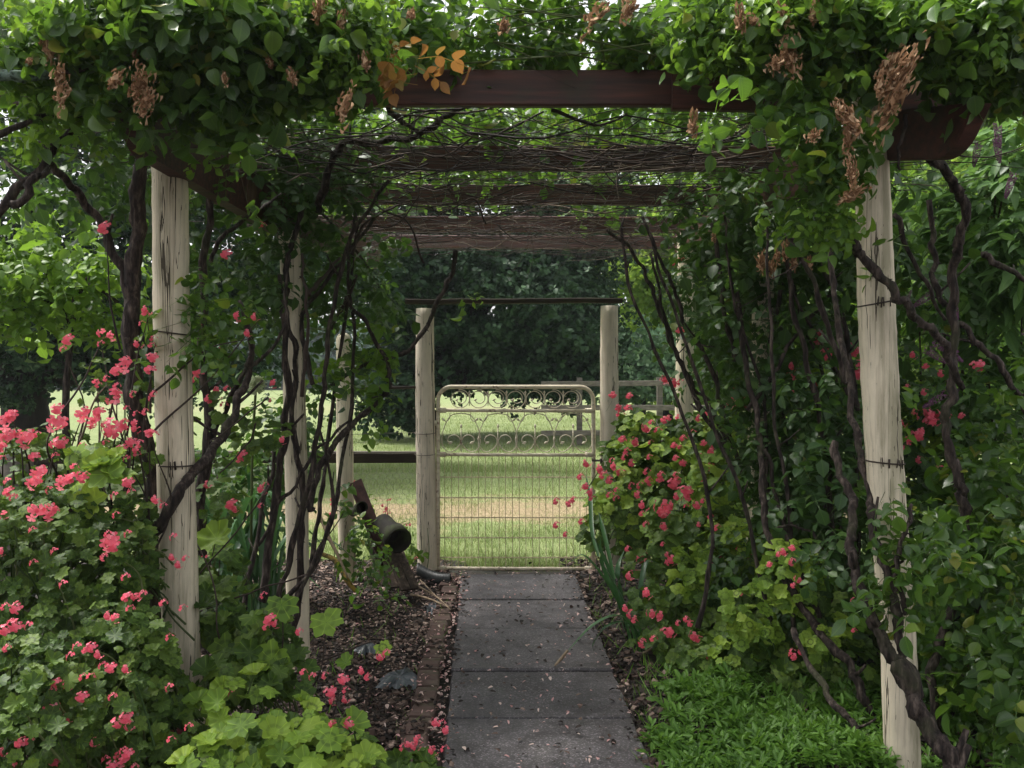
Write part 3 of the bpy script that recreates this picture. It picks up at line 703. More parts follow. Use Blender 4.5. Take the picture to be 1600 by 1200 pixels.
# black ribbed plastic scrap at the foot of the gate post
b = MB(); V = []; nx_ = 26
for i in range(nx_):
    t = i/(nx_-1); c = P(652+t*52, 886+t*16+6*math.sin(t*3), 6.35-.15*t); w = .055-.02*t
    V += [c+[0, -w, -.035], c+[0, -w*.4, .018+.005*(i % 2)], c+[0, w*.4, .022+.005*(i % 2)], c+[0, w, -.03]]
Fs = [(i*4+j, i*4+j+1, (i+1)*4+j+1, (i+1)*4+j) for i in range(nx_-1) for j in range(3)]
b.add(V, Fs); o = solo(b, 'plastic_scrap', M['blackplastic'], P(675, 900, 6.3), 'curled piece of black ribbed plastic lying at the foot of the left gate post', 'plastic scrap')
sm = o.modifiers.new('t', 'SOLIDIFY'); sm.thickness = .004
# yellow strap
b = MB(); b.tube(smooth_path([P(498, 864, 5.9), P(520, 873, 5.8), P(532, 888, 5.7), P(543, 908, 5.6), P(556, 924, 5.55)], 8), [.014, .016, .016, .013], 8)
solo(b, 'yellow_hose', M['yellow'], P(530, 900, 5.7)*[1, 1, 0], 'dirty yellow length of hose bent over the leaf litter near the fence', 'hose')
# pale dead stick
b = MB(); b.tube(smooth_path([P(500, 806, 5.6), P(513, 838, 5.5), P(530, 872, 5.4), P(543, 902, 5.35)], 6), [.010, .011, .009, .005], 7)
solo(b, 'dead_stick', M['stick'], P(543, 902, 5.35), 'pale bare stick standing aslant in the bed left of the palings', 'stick')
b = MB(); b.tube(smooth_path([P(650, 915, 5.9), P(675, 928, 5.7), P(706, 952, 5.3)], 5, .004), [.006, .006, .003], 6); b.tube(smooth_path([P(640, 928, 5.7), P(668, 935, 5.6), P(692, 945, 5.4)], 5, .003), [.007, .006, .004], 6)
b.tube(smooth_path([P(655, 905, 6), P(690, 940, 5.5), P(702, 948, 5.4)], 5, .004), .0035, 5)
solo(b, 'dead_stick', M['stick'], P(680, 935, 5.6), 'forked bundle of thin tan twigs lying from the palings to the brick edging', 'stick')
# stone stump at far left
b = MB(); c = P(18, 750, 4.6); b.tube([[c[0], c[1], 0], [c[0]+.01, c[1], .5], c+[0, 0, .15], c+[0, 0, .17]], [.10, .095, .09, .06], 12, jit=.04)
solo(b, 'grey_stump', M['timber_grey'], (c[0], c[1], 0), 'grey weathered stump top showing among the geraniums at the far left', 'stump')
# plastic sheet patches in the mulch
for (x, y, rx, ry, lb_) in ((625, 1068, 34, 14, 'crumpled wet blue grey plastic sheet showing through the mulch nearest the camera'), (678, 955, 14, 7, 'small wet blue grey plastic piece by the bricks near the twigs'), (575, 1020, 16, 7, 'wet grey plastic scrap half buried in the middle of the mulch')):
    d = F*CH/(y-HZ); c = P(x, y, d); n = 40; V = [[c[0], c[1], .035]]
    for q, zz in ((.5, .042), (1, .012)):
        for j in range(n):
            a = j*2*math.pi/n; r_ = q*(1+.25*math.sin(3*a+x)+.15*math.sin(7*a+y)+.05*R.normal()); V.append([c[0]+math.cos(a)*rx*d/F*r_, c[1]+math.sin(a)*ry*d*d/(F*CH)*r_, zz+R.normal(0, .006)])
    Fs = [(0, 1+j, 1+(j+1) % n) for j in range(n)]+[(1+j, 1+n+j, 1+n+(j+1) % n, 1+(j+1) % n) for j in range(n)]
    b = MB(); b.add(V, Fs); solo(b, 'plastic_sheet', M['sheet'], (c[0], c[1], 0), lb_, 'plastic sheet', True)

# ================================================================ LITTER
def flat_bits(n, xr, yr, z0, s0, s1, tmpl, keep=None, tilt=.35):
    x = R.uniform(*xr, n); y = R.uniform(*yr, n)
    if keep is not None: m_ = keep(x, y); x, y = x[m_], y[m_]
    n = len(x); nn = np.array([0, 0, 1.])+R.normal(0, tilt, (n, 3)); d = R.standard_normal((n, 3)); s = R.uniform(s0, s1, n)
    Mx = frames(nn, d, s); Mx[:, :, 0] *= R.uniform(.35, 1.0, n)[:, None]
    return [(tmpl, Mx, np.stack([x, y, np.broadcast_to(z0, (n,))+R.uniform(0, .012, n)], 1))]
CHIP = (np.array([[-.5, -.5, 0], [.5, -.45, 0], [.55, .4, .03], [-.4, .55, 0], [-.45, -.45, .22], [.42, -.4, .25], [.45, .35, .2], [-.35, .45, .26]]), [(4, 5, 6, 7), (0, 1, 5, 4), (1, 2, 6, 5), (2, 3, 7, 6), (3, 0, 4, 7)], np.zeros((8, 2)))
off = lambda x, y: np.abs(x-(.123-.0266*(y-3.45))) > np.where(x < 0, .46+.06*R.random(len(x)), .34)
g = flat_bits(900, (-.55, -.28), (3.1, 6.5), .047, .008, .028, CHIP, lambda x, y: np.sin(y*7)+np.sin(y*17+2) > .4)+flat_bits(34000, (-2.2, .1), (2.9, 7.1), .0, .008, .032, CHIP, off)+flat_bits(9000, (.3, 2.4), (2.9, 7.2), .0, .010, .04, CHIP, off)
tag(bake('mulch', g, M['chips'], smooth=False), 'dark wet bark chips and leaf litter covering the beds on both sides of the path', 'mulch', kind='stuff')
on = lambda x, y: np.abs(x-(.123-.0266*(y-3.45))) < .40
g = flat_bits(420, (-.45, .62), (3.1, 6.9), .033, .012, .036, LEAF_LO, on, .3)
g += flat_bits(1500, (-.40, .62), (3.0, 6.6), .033, .006, .020, CHIP, lambda x, y: (np.abs(x-(.123-.0266*(y-3.45))) > .30+.06*R.random(len(x))) & (np.abs(x-(.123-.0266*(y-3.45))) < .375), .3)
tag(bake('fallen_leaves', g, M['chips']), 'small brown dead leaves scattered over the dark path slabs', 'leaves', kind='stuff')
g = flat_bits(420, (-.5, .62), (3.1, 6.7), .034, .010, .026, LEAF_LO, on, .25)+flat_bits(260, (-1.3, -.35), (3.2, 6.4), .02, .012, .026, LEAF_LO, None, .4)
# many petals gather in the joint between the bricks and the slabs
g += flat_bits(320, (-.62, -.30), (3.2, 6.6), .052, .010, .024, LEAF_LO, None, .4)
n = 260; y = R.uniform(3.4, 6.5, n); x = pc(y)-.405+R.normal(0, .014, n)
g += [(LEAF_LO, frames(np.array([0, 0, 1.])+R.normal(0, .4, (n, 3)), R.standard_normal((n, 3)), R.uniform(.010, .022, n)), np.stack([x, y, np.full(n, .03)], 1))]
pm = leaf_mat('faded_petal', [(0, (.45, .20, .20)), (.5, (.62, .38, .36)), (1, (.72, .60, .52))], (.7, .5, .45), .7, .2, .2, 'plain')
tag(bake('fallen_petals', g, pm), 'pale pink fallen petals scattered on the slabs and along the brick edging', 'petals', kind='stuff')

# ================================================================ GRASS OF THE PADDOCK
BL = (np.array([[-.035, 0, 0], [.035, 0, 0], [-.02, .03, .55], [.02, .03, .55], [0, .16, 1.]]), [(0, 1, 3, 2), (2, 3, 4)], np.zeros((5, 2)))
def grass(n, xr, yr, h0, h1, bare=True):
    y = yr[0]+(yr[1]-yr[0])*R.random(n)**1.5; x = R.uniform(*xr, n)*(.55+.45*y/yr[1])
    w = 3*.5*(np.sin(x*1.7+2)*np.sin(y*2.1+x)+.5*np.sin(x*4.3+y*3))/1.5*.45
    dens = np.clip(.25+.75*(np.abs(y+w+R.normal(0, .25, n)-9.7)-.45)/.5, .22, 1.0) if bare else np.ones(n)
    dens = dens*(.5+.5*np.clip(np.sin(x*2.3+1)*np.sin(y*3.1)+.8, 0, 1))
    m_ = R.random(n) < dens; x, y = x[m_], y[m_]; n = len(x)
    a = R.uniform(0, 6.28, n); lean = R.normal(0, .35, (n, 2)); z = np.stack([lean[:, 0], lean[:, 1], np.ones(n)], 1)
    return [(BL, frames(z, np.stack([np.cos(a), np.sin(a), 0*a], 1), np.ones(n))*0+_bl(a, lean, R.uniform(h0, h1, n)), np.stack([x, y, zfield(x, y)-.004], 1))]
def _bl(a, lean, h):
    n = len(a); Z_ = np.stack([lean[:, 0], lean[:, 1], np.ones(n)], 1)
    X_ = np.stack([np.cos(a), np.sin(a), 0*a], 1); Y_ = np.cross(np.array([0, 0, 1.]), X_)
    return np.stack([X_, Y_, Z_], 2)*h[:, None, None]
g = grass(90000, (-3.2, 3.2), (7.0, 14), .025, .065)+grass(70000, (-6, 7), (13, 34), .04, .10, False)
g += grass(2600, (-1, 1.6), (6.9, 7.5), .03, .07, False)
tag(bake('grass', g, M['grass']), 'short pale green grass of the paddock beyond the gate, thin where the earth is bare', 'grass', kind='stuff')

# ================================================================ TREES
def tree(name, label, cat, base, trunk_r, crown, n, size, lm, group=None, limbs=9, tmpl=ROS, top=None, shell=.55, up=.5, lean=0):
    bx, by = base; bz = float(zfield(np.array([bx]), np.array([by]))[0]) if by > 6.9 else 0
    t = thing(name, label, cat, (bx, by, bz), group)
    S = np.array([r[:6] for r in crown]); cen = [P(r[0], r[1], r[2]) for r in crown]
    b = MB(); hub = np.array([bx+lean, by, max(bz+.8, min(c[2] for c in cen)*.6+bz*.4+.6)])
    b.tube(smooth_path([[bx, by, bz-.2], [bx+lean*.4, by, (bz+hub[2])/2], hub], 6, trunk_r*.05), [trunk_r*1.35, trunk_r, trunk_r*.85], 12, jit=.05)
    for k in range(min(limbs, 3*len(cen))):
        c = cen[k % len(cen)]+R.normal(0, .35, 3)*[1, .6, .6]*(S[k % len(cen)][3]*S[k % len(cen)][2]/F)
        m1 = hub*.5+c*.5+R.normal(0, .15, 3)
        b.tube(smooth_path([hub, m1, c], 6, trunk_r*.08), [trunk_r*.55, trunk_r*.33, trunk_r*.08], 8)
    b.build('trunk', M['trunk'], t)
    # clump centres first, then leaf sprays about them, so the crown has lobes and holes
    nc = max(30, n//55); cp, cu = blob(crown, nc, shell); k = R.integers(0, nc, n)
    rad = size*3.0; pos = cp[k]+R.normal(0, 1, (n, 3))*rad*np.array([1, 1, .62])
    pos[:, 2] = np.maximum(pos[:, 2], bz+.15)
    u = nrm(cu[k]+R.normal(0, .4, (n, 3)))
    Mx = frames(wild(n, u, up, .5, .6), R.standard_normal((n, 3))-[0, 0, .3], size*R.uniform(.65, 1.3, n))
    bake('crown', split(tmpl, Mx, pos), lm, t); return t
tree('oak_tree', 'broad dark oak behind the gate, its crown sweeping down almost to the paddock', 'tree', ((664-CX)*20.5/F, 20.5), .24,
     [(800, 470, 20, 150, 100, 2.2, 1.2), (880, 500, 19.5, 70, 80, 1.8), (700, 540, 20, 90, 60, 1.6), (620, 430, 19.5, 90, 80, 1.8), (840, 590, 19.6, 80, 32, 1.4, 1.6), (780, 300, 21, 190, 110, 2.4), (600, 300, 20, 110, 110, 2), (890, 340, 20.5, 80, 90, 1.6), (760, 160, 21.5, 160, 70, 2.0), (640, 585, 19.6, 60, 45, 1.0), (590, 640, 19, 45, 30, .7)], 30000, .104, M['oak'], limbs=22)
tree('spreading_tree', 'dark spreading tree with a thick black trunk at the far left behind the geraniums', 'tree', (P(38, 700, 13.6)[0], 13.6), .33,
     [(60, 330, 13, 190, 160, 1.8), (-80, 480, 13, 130, 90, 1.6), (110, 520, 12.8, 110, 60, 1.2), (250, 430, 13.2, 120, 130, 1.6), (370, 520, 13.6, 80, 90, 1.2), (420, 430, 14, 90, 100, 1.2), (330, 440, 13.6, 70, 70, 1.0), (300, 200, 13.5, 190, 140, 1.8), (100, 60, 13.5, 200, 130, 1.8), (440, 330, 14, 120, 140, 1.6), (300, 590, 13, 90, 40, .9), (-200, 200, 13.5, 160, 200, 1.6), (480, 90, 14.5, 130, 110, 1.4), (10, 560, 13, 90, 60, 1.0), (160, 600, 13.6, 60, 35, .8)], 32000, .066, M['oak'], limbs=22)
tree('young_tree', 'bright mid green tree beyond the rail fence, just right of the gate post', 'tree', (P(1040, 660, 27)[0], 27), .18,
     [(1005, 470, 24, 70, 90, 1.2), (1040, 400, 24, 60, 80, 1.2), (1010, 550, 24, 55, 45, 1.0), (1080, 430, 27, 100, 130, 2.0), (1000, 560, 26.5, 70, 60, 1.5), (1100, 570, 26.5, 110, 60, 1.6), (1030, 330, 27, 110, 100, 2)], 12000, .12, M['paletree'], limbs=12)
tree('young_tree', 'tall light green tree far off beyond the right-hand thicket', 'tree', (P(1280, 650, 24)[0], 24), .2,
     [(1250, 470, 24, 130, 150, 2.2), (1330, 330, 24, 140, 150, 2.2), (1230, 250, 24, 110, 110, 2.0), (1200, 590, 24, 120, 50, 1.6)], 9000, .13, M['paletree'], limbs=10)
tree('young_tree', 'light green tree at the right edge behind the purple-flowered bush', 'tree', (P(1560, 650, 20)[0], 20), .2,
     [(1520, 400, 20, 120, 150, 2.0), (1620, 250, 20, 140, 150, 2), (1450, 250, 20.5, 110, 130, 1.8), (1500, 560, 20, 140, 60, 1.6), (1640, 520, 20, 90, 100, 1.5)], 11000, .115, M['paletree'], limbs=10)
tree('pale_shrub', 'rounded grey green shrub in front of the bright tree, above the paddock rail fence', 'shrub', (P(1005, 640, 21)[0], 21), .06,
     [(1000, 565, 21, 55, 36, .8), (965, 585, 20.6, 40, 25, .6), (1040, 585, 21, 45, 28, .6)], 1700, .12, M['shrub'], limbs=6)
# far misty wood
g = []; wp, wu = blob([(600, 565, 84, 120, 36, 5), (740, 560, 84, 120, 44, 5), (450, 560, 84, 120, 55, 5), (300, 560, 84, 110, 50, 5), (150, 565, 84, 100, 60, 5), (900, 560, 86, 120, 60, 5), (1080, 560, 88, 140, 70, 5), (1300, 560, 88, 150, 80, 5), (1550, 560, 88, 160, 80, 5), (0, 560, 84, 120, 70, 5), (640, 530, 90, 90, 40, 5)], 14000, .5)
wp[:, 2] = np.maximum(wp[:, 2], -.6)
g = split(CLUMP, frames(wild(len(wp), wu, .6, .5, .6), R.standard_normal((len(wp), 3)), R.uniform(.5, 1.1, len(wp))), wp)
tag(bake('distant_wood', g, M['farwood']), 'hazy blue grey belt of woodland at the far edge of the paddock', 'woodland', kind='stuff')

# ================================================================ ROSES
def canes(parent, rows, material=None, name='cane', sides=9, wob=.009, thorns=True, SC=1.0):
    for (r0, r1, pts) in rows:
        p = smooth_path([P(*q) for q in pts], 7, wob); b = MB(); n = len(p)
        rr = np.linspace(r0, r1, n)*SC*(1+.10*np.sin(np.arange(n)*.9+r0*999)+.12*R.random(n)*(R.random(n) < .35))
        b.tube(p, rr, sides, jit=.10)
        for _ in range(2 if r0 > .012 and thorns else 0):
            i = R.integers(3, n-2); d = nrm(nrm(R.standard_normal(3)*[1, 1, .3])+[0, 0, .7]); q = p[i]; ln_ = R.uniform(.05, .16)
            b.tube([q, q+d*ln_*.5, q+d*ln_+[0, 0, .01]], [rr[i]*.5, rr[i]*.38, rr[i]*.3], 6)
        if thorns and r0 > .007:
            for _ in range(int(n*1.0)):
                i = R.integers(1, n-1); d = nrm(R.standard_normal(3)); q = p[i]+d*rr[i]*.8
                b.tube([q, q+d*.006+[0, 0, -.001], q+d*.012+[0, 0, -.005]], [.004, .002, .0004], 4, False)
        b.build(name, material or M['bark'], parent)
def foliage(parent, spec, n, tm, lm, leaves=5, size=1.0, droop=.25, shell=.2, name='foliage', twig=True, up=.8, pos=None, u=None):
    if pos is None: pos, u = blob(spec, n, shell)
    g, (a, b_, c) = sprigs(pos, u, leaves, .055*size, droop, tm, size, up=up)
    bake(name, g, lm, parent)
    if twig:
        bake('twigs', [twigs(a, b_, .0022), twigs(b_, c, .0016)], M['greenstem'], parent)['kind'] = 'stuff'

r1 = thing('climbing_rose', 'old climbing rose with a thick dark trunk rising just left of the front left post', 'rose', P(247, 1120, 3.9)*[1, 1, 0])
canes(r1, [
 (.040, .026, [(250, 1110, 3.95), (247, 1010, 3.9), (245, 880, 3.88), (238, 760, 3.86), (222, 680, 3.84), (210, 600, 3.84), (207, 500, 3.82), (212, 400, 3.8), (215, 300, 3.78), (222, 215, 3.75), (215, 130, 3.7)]),
 (.020, .010, [(208, 480, 3.82), (180, 400, 3.8), (140, 330, 3.75), (95, 270, 3.6), (60, 250, 3.5)]),
 (.016, .010, [(-20, 345, 3.3), (60, 262, 3.35), (100, 215, 3.4), (160, 145, 3.5), (230, 100, 3.6)]),
 (.012, .006, [(-20, 225, 3.2), (50, 188, 3.25), (130, 180, 3.3), (200, 170, 3.4)]),
 (.016, .008, [(16, 325, 3.2), (50, 285, 3.2), (75, 258, 3.3)]),
 (.026, .012, [(275, 1000, 4.2), (310, 880, 4.2), (315, 760, 4.2), (330, 650, 4.2), (314, 560, 4.2), (318, 430, 4.15), (330, 320, 4.1), (320, 230, 4.0)]),
 (.024, .012, [(215, 865, 3.8), (262, 800, 3.63), (300, 742, 3.7), (345, 690, 3.9), (368, 640, 4.0), (385, 590, 4.1), (392, 545, 4.1), (375, 470, 4.1)]),
 (.012, .006, [(330, 690, 4.2), (350, 640, 4.2), (385, 580, 4.1), (440, 520, 4.2), (450, 400, 4.3)]),
 (.010, .005, [(330, 405, 4.0), (350, 365, 4.0), (395, 335, 4.1), (440, 300, 4.3)]),
 (.018, .012, [(495, 330, 4.5), (520, 250, 4.4), (545, 224, 4.35), (610, 223, 4.3), (655, 207, 4.2), (700, 180, 4.1), (760, 150, 4.0)]),
 (.014, .008, [(590, 150, 3.95), (625, 190, 4.1), (655, 210, 4.2)]),
 (.014, .008, [(370, 1000, 4.3), (390, 900, 4.4), (420, 760, 4.5), (430, 700, 4.5)]),
])
canes(r1, [(.019, .013, [(-30, 118, 3.0), (20, 120, 3.02), (70, 117, 3.05), (110, 116, 3.1)])], M['lichen'], 'lichen_branch', 12, .004, False)
canes(r1, [(.008, .004, [(70, 117, 3.05), (120, 112, 3.05), (160, 100, 3.1), (250, 80, 3.1), (310, 60, 3.1)]), (.007, .004, [(100, 70, 3.2), (120, 30, 3.2), (118, -20, 3.2)])], M['bark_light'], 'cane', 7, .004, False)

r2 = thing('climbing_rose', 'climbing rose with many thin dark canes crowding the second post on the left', 'rose', P(450, 1000, 4.6)*[1, 1, 0])
canes(r2, [
 (.020, .012, [(410, 940, 4.5), (418, 880, 4.5), (432, 770, 4.5), (444, 690, 4.5), (446, 600, 4.5), (446, 500, 4.5), (450, 420, 4.5), (470, 330, 4.5)]),
 (.018, .010, [(462, 980, 4.6), (470, 860, 4.6), (475, 780, 4.58), (462, 700, 4.56), (458, 640, 4.56), (460, 560, 4.56), (448, 500, 4.55), (436, 430, 4.5)]),
 (.014, .008, [(430, 960, 4.5), (455, 860, 4.5), (490, 730, 4.5), (505, 620, 4.5), (512, 540, 4.5), (530, 430, 4.5), (560, 350, 4.5), (610, 280, 4.5)]),
 (.012, .007, [(480, 900, 4.8), (500, 800, 4.9), (510, 700, 5.0), (530, 560, 5.1), (548, 420, 5.1), (560, 340, 5.1)]),
 (.018, .009, [(480, 800, 4.6), (500, 730, 4.7), (525, 690, 4.8), (560, 655, 4.9), (596, 624, 5.0), (608, 602, 5.0), (600, 560, 5.0), (575, 510, 5.0), (540, 470, 4.9)]),
 (.010, .014, [(500, 610, 5.0), (560, 577, 5.1), (600, 562, 5.2), (642, 543, 5.3), (668, 510, 5.4), (685, 470, 5.4), (706, 430, 5.5), (712, 392, 5.5)]),
 (.012, .007, [(450, 940, 4.5), (500, 860, 4.6), (540, 700, 4.9), (555, 560, 5.0), (545, 430, 5.0), (552, 330, 5.0)]),
 (.010, .006, [(400, 850, 4.5), (450, 770, 4.5), (500, 700, 4.6), (545, 655, 4.8)]),
 (.012, .008, [(490, 600, 4.7), (470, 500, 4.7), (510, 440, 4.8), (540, 400, 4.8), (590, 330, 4.8)]),
 (.013, .006, [(440, 1000, 4.4), (480, 900, 4.5), (520, 800, 4.7), (500, 660, 4.7)]),
 (.008, .004, [(500, 330, 5.5), (560, 400, 5.6), (600, 470, 5.7), (590, 520, 5.7)]),
])
canes(r2, [(.009, .006, [(470, 620, 4.4), (480, 520, 4.4), (475, 440, 4.4), (470, 400, 4.4)]), (.011, .007, [(480, 460, 4.5), (510, 430, 4.7), (530, 405, 4.8)]), (.009, .008, [(520, 515, 5.1), (540, 470, 5.1), (556, 430, 5.1)])], M['bark_light'], 'cane')
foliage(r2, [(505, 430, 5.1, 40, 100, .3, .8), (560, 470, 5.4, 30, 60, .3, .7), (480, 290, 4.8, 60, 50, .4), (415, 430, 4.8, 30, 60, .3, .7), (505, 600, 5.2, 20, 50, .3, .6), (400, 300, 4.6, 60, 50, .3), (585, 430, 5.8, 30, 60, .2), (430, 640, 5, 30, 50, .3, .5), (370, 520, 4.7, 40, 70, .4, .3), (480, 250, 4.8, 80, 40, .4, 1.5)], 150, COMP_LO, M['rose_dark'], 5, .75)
foliage(r2, [(570, 560, 5.0, 22, 45, .15), (578, 650, 5.0, 22, 25, .12, .8), (540, 590, 4.9, 12, 25, .1, .5), (700, 470, 5.4, 8, 40, .1, .4)], 15, COMP, M['lime'], 4, .7, name='young_foliage')
foliage(r2, [(545, 838, 5.6, 25, 20, .1), (590, 870, 5.4, 20, 18, .08), (530, 800, 5.5, 20, 20, .1), (600, 935, 5.1, 40, 12, .1), (580, 880, 5.5, 30, 25, .1), (565, 845, 5.7, 20, 20, .1)], 22, COMP, M['rose'], 3, .6, name='low_foliage')

r3 = thing('climbing_rose', 'climbing rose knotted low against the front right post and spilling over the beam above', 'rose', P(1480, 1200, 3.2)*[1, 1, 0])
canes(r3, [
 (.034, .026, [(1530, 1290, 3.0), (1490, 1200, 3.08), (1460, 1150, 3.12), (1433, 1100, 3.15), (1413, 1048, 3.18)]),
 (.022, .013, [(1413, 1048, 3.18), (1387, 1010, 3.2), (1360, 963, 3.25), (1340, 910, 3.3), (1330, 857, 3.35), (1333, 815, 3.4), (1325, 760, 3.5), (1300, 690, 3.6)]),
 (.016, .010, [(1412, 1040, 3.18), (1407, 1000, 3.2), (1397, 933, 3.25), (1377, 867, 3.3), (1363, 827, 3.35), (1358, 783, 3.4), (1347, 717, 3.5), (1333, 660, 3.6), (1323, 587, 3.7), (1313, 500, 3.8), (1297, 400, 3.9), (1290, 300, 3.9)]),
 (.010, .006, [(1413, 960, 3.2), (1400, 900, 3.2), (1410, 850, 3.2), (1425, 790, 3.2)]),
 (.016, .012, [(1325, 370, 3.2), (1347, 400, 3.2), (1377, 430, 3.2), (1407, 467, 3.2), (1433, 497, 3.25), (1467, 530, 3.3), (1500, 600, 3.4)]),
 (.007, .004, [(1418, 180, 3.1), (1410, 210, 3.1), (1400, 240, 3.1), (1406, 262, 3.1)]),
 (.008, .005, [(1350, 108, 3.0), (1400, 70, 2.95), (1450, 42, 2.95), (1510, 20, 2.95), (1620, 5, 3.0)]),
])
b = MB(); c = P(1416, 1052, 3.17); b.tube([c+[-.03, 0, .045], c+[-.022, -.006, .025], c+[-.004, -.004, .0], c+[.008, 0, -.022], c+[.02, 0, -.05], c+[.03, 0, -.08]], [.020, .031, .037, .040, .034, .028], 14, jit=.09); b.build('knot', M['bark'], r3)

r4 = thing('climbing_rose', 'tall many-stemmed climbing rose arching out of the dark thicket right of the gate', 'rose', P(1240, 1000, 5.0)*[1, 1, 0])
rows = [
 (.020, .011, [(1190, 830, 5.2), (1160, 760, 5.2), (1133, 700, 5.2), (1100, 647, 5.2), (1067, 573, 5.2), (1047, 533, 5.2), (1030, 487, 5.2), (1017, 443, 5.2), (990, 395, 5.2), (950, 360, 5.2)]),
 (.018, .011, [(1190, 800, 5.1), (1143, 693, 5.1), (1133, 653, 5.1), (1120, 607, 5.1), (1100, 550, 5.1), (1073, 510, 5.1), (1050, 443, 5.1), (1028, 400, 5.1), (1005, 340, 5.1)]),
 (.014, .009, [(1150, 760, 5.2), (1115, 640, 5.3), (1080, 600, 5.3), (1045, 520, 5.3), (1030, 460, 5.3), (1020, 400, 5.3)]),
 (.020, .012, [(1300, 830, 4.8), (1270, 760, 4.8), (1235, 700, 4.8), (1215, 620, 4.8), (1205, 560, 4.8), (1215, 480, 4.8), (1235, 420, 4.7), (1260, 370, 4.6)]),
 (.022, .012, [(1300, 1060, 4.4), (1300, 900, 4.4), (1300, 800, 4.4), (1290, 700, 4.4), (1262, 560, 4.4), (1240, 470, 4.4), (1225, 380, 4.4)]),
 (.024, .016, [(1400, 1170, 3.8), (1353, 1093, 3.85), (1327, 1040, 3.9), (1283, 990, 4.0), (1257, 953, 4.1), (1220, 893, 4.2), (1200, 827, 4.3), (1190, 740, 4.4), (1185, 660, 4.5), (1165, 560, 4.6), (1150, 460, 4.7)]),
 (.020, .014, [(1385, 1210, 3.45), (1350, 1150, 3.6), (1310, 1107, 3.7), (1283, 1067, 3.8), (1240, 980, 4.0)]),
 (.016, .010, [(1290, 990, 4.2), (1260, 920, 4.2), (1235, 850, 4.3), (1215, 790, 4.4), (1200, 700, 4.4)]),
 (.008, .006, [(1215, 825, 4.2), (1240, 820, 4.2), (1270, 835, 4.2), (1290, 860, 4.2)]),
 (.017, .012, [(1325, 600, 4.2), (1300, 520, 4.2), (1270, 440, 4.2), (1240, 370, 4.2)]),
 (.018, .010, [(1340, 640, 4.5), (1320, 520, 4.5), (1300, 450, 4.5), (1275, 380, 4.5), (1250, 310, 4.5)]),
 (.012, .010, [(1170, 640, 4.6), (1210, 580, 4.6), (1255, 510, 4.6), (1300, 460, 4.6)]),
 (.018, .012, [(1150, 560, 4.9), (1130, 480, 4.9), (1125, 420, 4.9), (1110, 350, 4.9)]),
]
for k in range(12):
    x = R.uniform(1110, 1340); x2 = x-R.uniform(20, 140); d = R.uniform(4.2, 6.2)
    rows.append((.013, .007, [(x+R.normal(0, 20), 1000-(d-4)*80, d), (x, 800, d), ((x+x2)/2+R.normal(0, 18), 620, d), (x2+R.normal(0, 12), 460, d), (x2-R.uniform(0, 60), 340, d)]))
canes(r4, rows, SC=.78)
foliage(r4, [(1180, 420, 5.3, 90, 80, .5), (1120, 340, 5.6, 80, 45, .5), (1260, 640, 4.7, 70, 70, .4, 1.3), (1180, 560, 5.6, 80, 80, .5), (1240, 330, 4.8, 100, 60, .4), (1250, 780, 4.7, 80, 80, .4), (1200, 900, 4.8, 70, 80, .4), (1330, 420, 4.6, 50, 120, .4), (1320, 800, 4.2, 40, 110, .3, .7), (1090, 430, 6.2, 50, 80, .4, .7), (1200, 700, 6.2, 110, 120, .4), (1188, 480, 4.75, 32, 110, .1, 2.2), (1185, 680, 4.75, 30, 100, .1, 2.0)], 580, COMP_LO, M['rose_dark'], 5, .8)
r5 = thing('climbing_rose', 'twisted grey barked climbing rose standing right of the front right post', 'rose', P(1470, 1200, 3.7)*[1, 1, 0])
canes(r5, [
 (.020, .020, [(1480, 1230, 3.6), (1470, 1160, 3.62), (1463, 1117, 3.64), (1457, 1050, 3.66), (1467, 1007, 3.68), (1483, 960, 3.7), (1510, 910, 3.72), (1510, 860, 3.74), (1507, 800, 3.76), (1500, 767, 3.76), (1490, 717, 3.76), (1477, 660, 3.76), (1487, 617, 3.76), (1490, 567, 3.76), (1490, 483, 3.76), (1493, 400, 3.74), (1497, 383, 3.7), (1507, 320, 3.65), (1493, 290, 3.6), (1477, 267, 3.55), (1453, 247, 3.5), (1420, 218, 3.45)]),
 (.022, .014, [(1490, 717, 3.8), (1515, 830, 3.85), (1525, 880, 3.85), (1530, 980, 3.9), (1500, 1080, 3.95), (1440, 1200, 3.9)]),
 (.015, .012, [(1478, 480, 3.8), (1462, 440, 3.82), (1460, 380, 3.84), (1450, 320, 3.84)]),
 (.016, .010, [(1533, 395, 3.9), (1570, 420, 3.9), (1640, 455, 3.9)]),
 (.015, .012, [(1500, 500, 3.9), (1533, 540, 3.9), (1577, 593, 3.9), (1600, 640, 3.9), (1640, 720, 3.9)]),
 (.016, .014, [(1480, 1180, 3.8), (1530, 1110, 3.8), (1575, 1050, 3.8), (1630, 1000, 3.8)]),
 (.012, .008, [(1400, 330, 3.9), (1430, 420, 3.9), (1480, 500, 3.9)]),
], thorns=True, SC=.85)
foliage(r5, [(1540, 900, 3.7, 60, 110, .3), (1570, 1060, 3.5, 65, 90, .25), (1480, 1000, 4.0, 30, 90, .15, .6), (1570, 760, 4.0, 60, 80, .3), (1610, 640, 4.1, 50, 70, .3, .6), (1460, 830, 3.9, 25, 50, .1)], 190, COMP, M['rose'], 4, .74)
foliage(r5, [(1400, 420, 4.6, 40, 60, .2, .5), (1440, 520, 4.8, 40, 90, .3), (1520, 680, 4.8, 80, 90, .3), (1580, 900, 4.6, 100, 200, .5), (1450, 900, 4.6, 60, 200, .4), (1530, 1120, 4.0, 110, 90, .4), (1560, 330, 5, 60, 60, .3, .5)], 300, COMP_LO, M['rose_dark'], 5, .85)
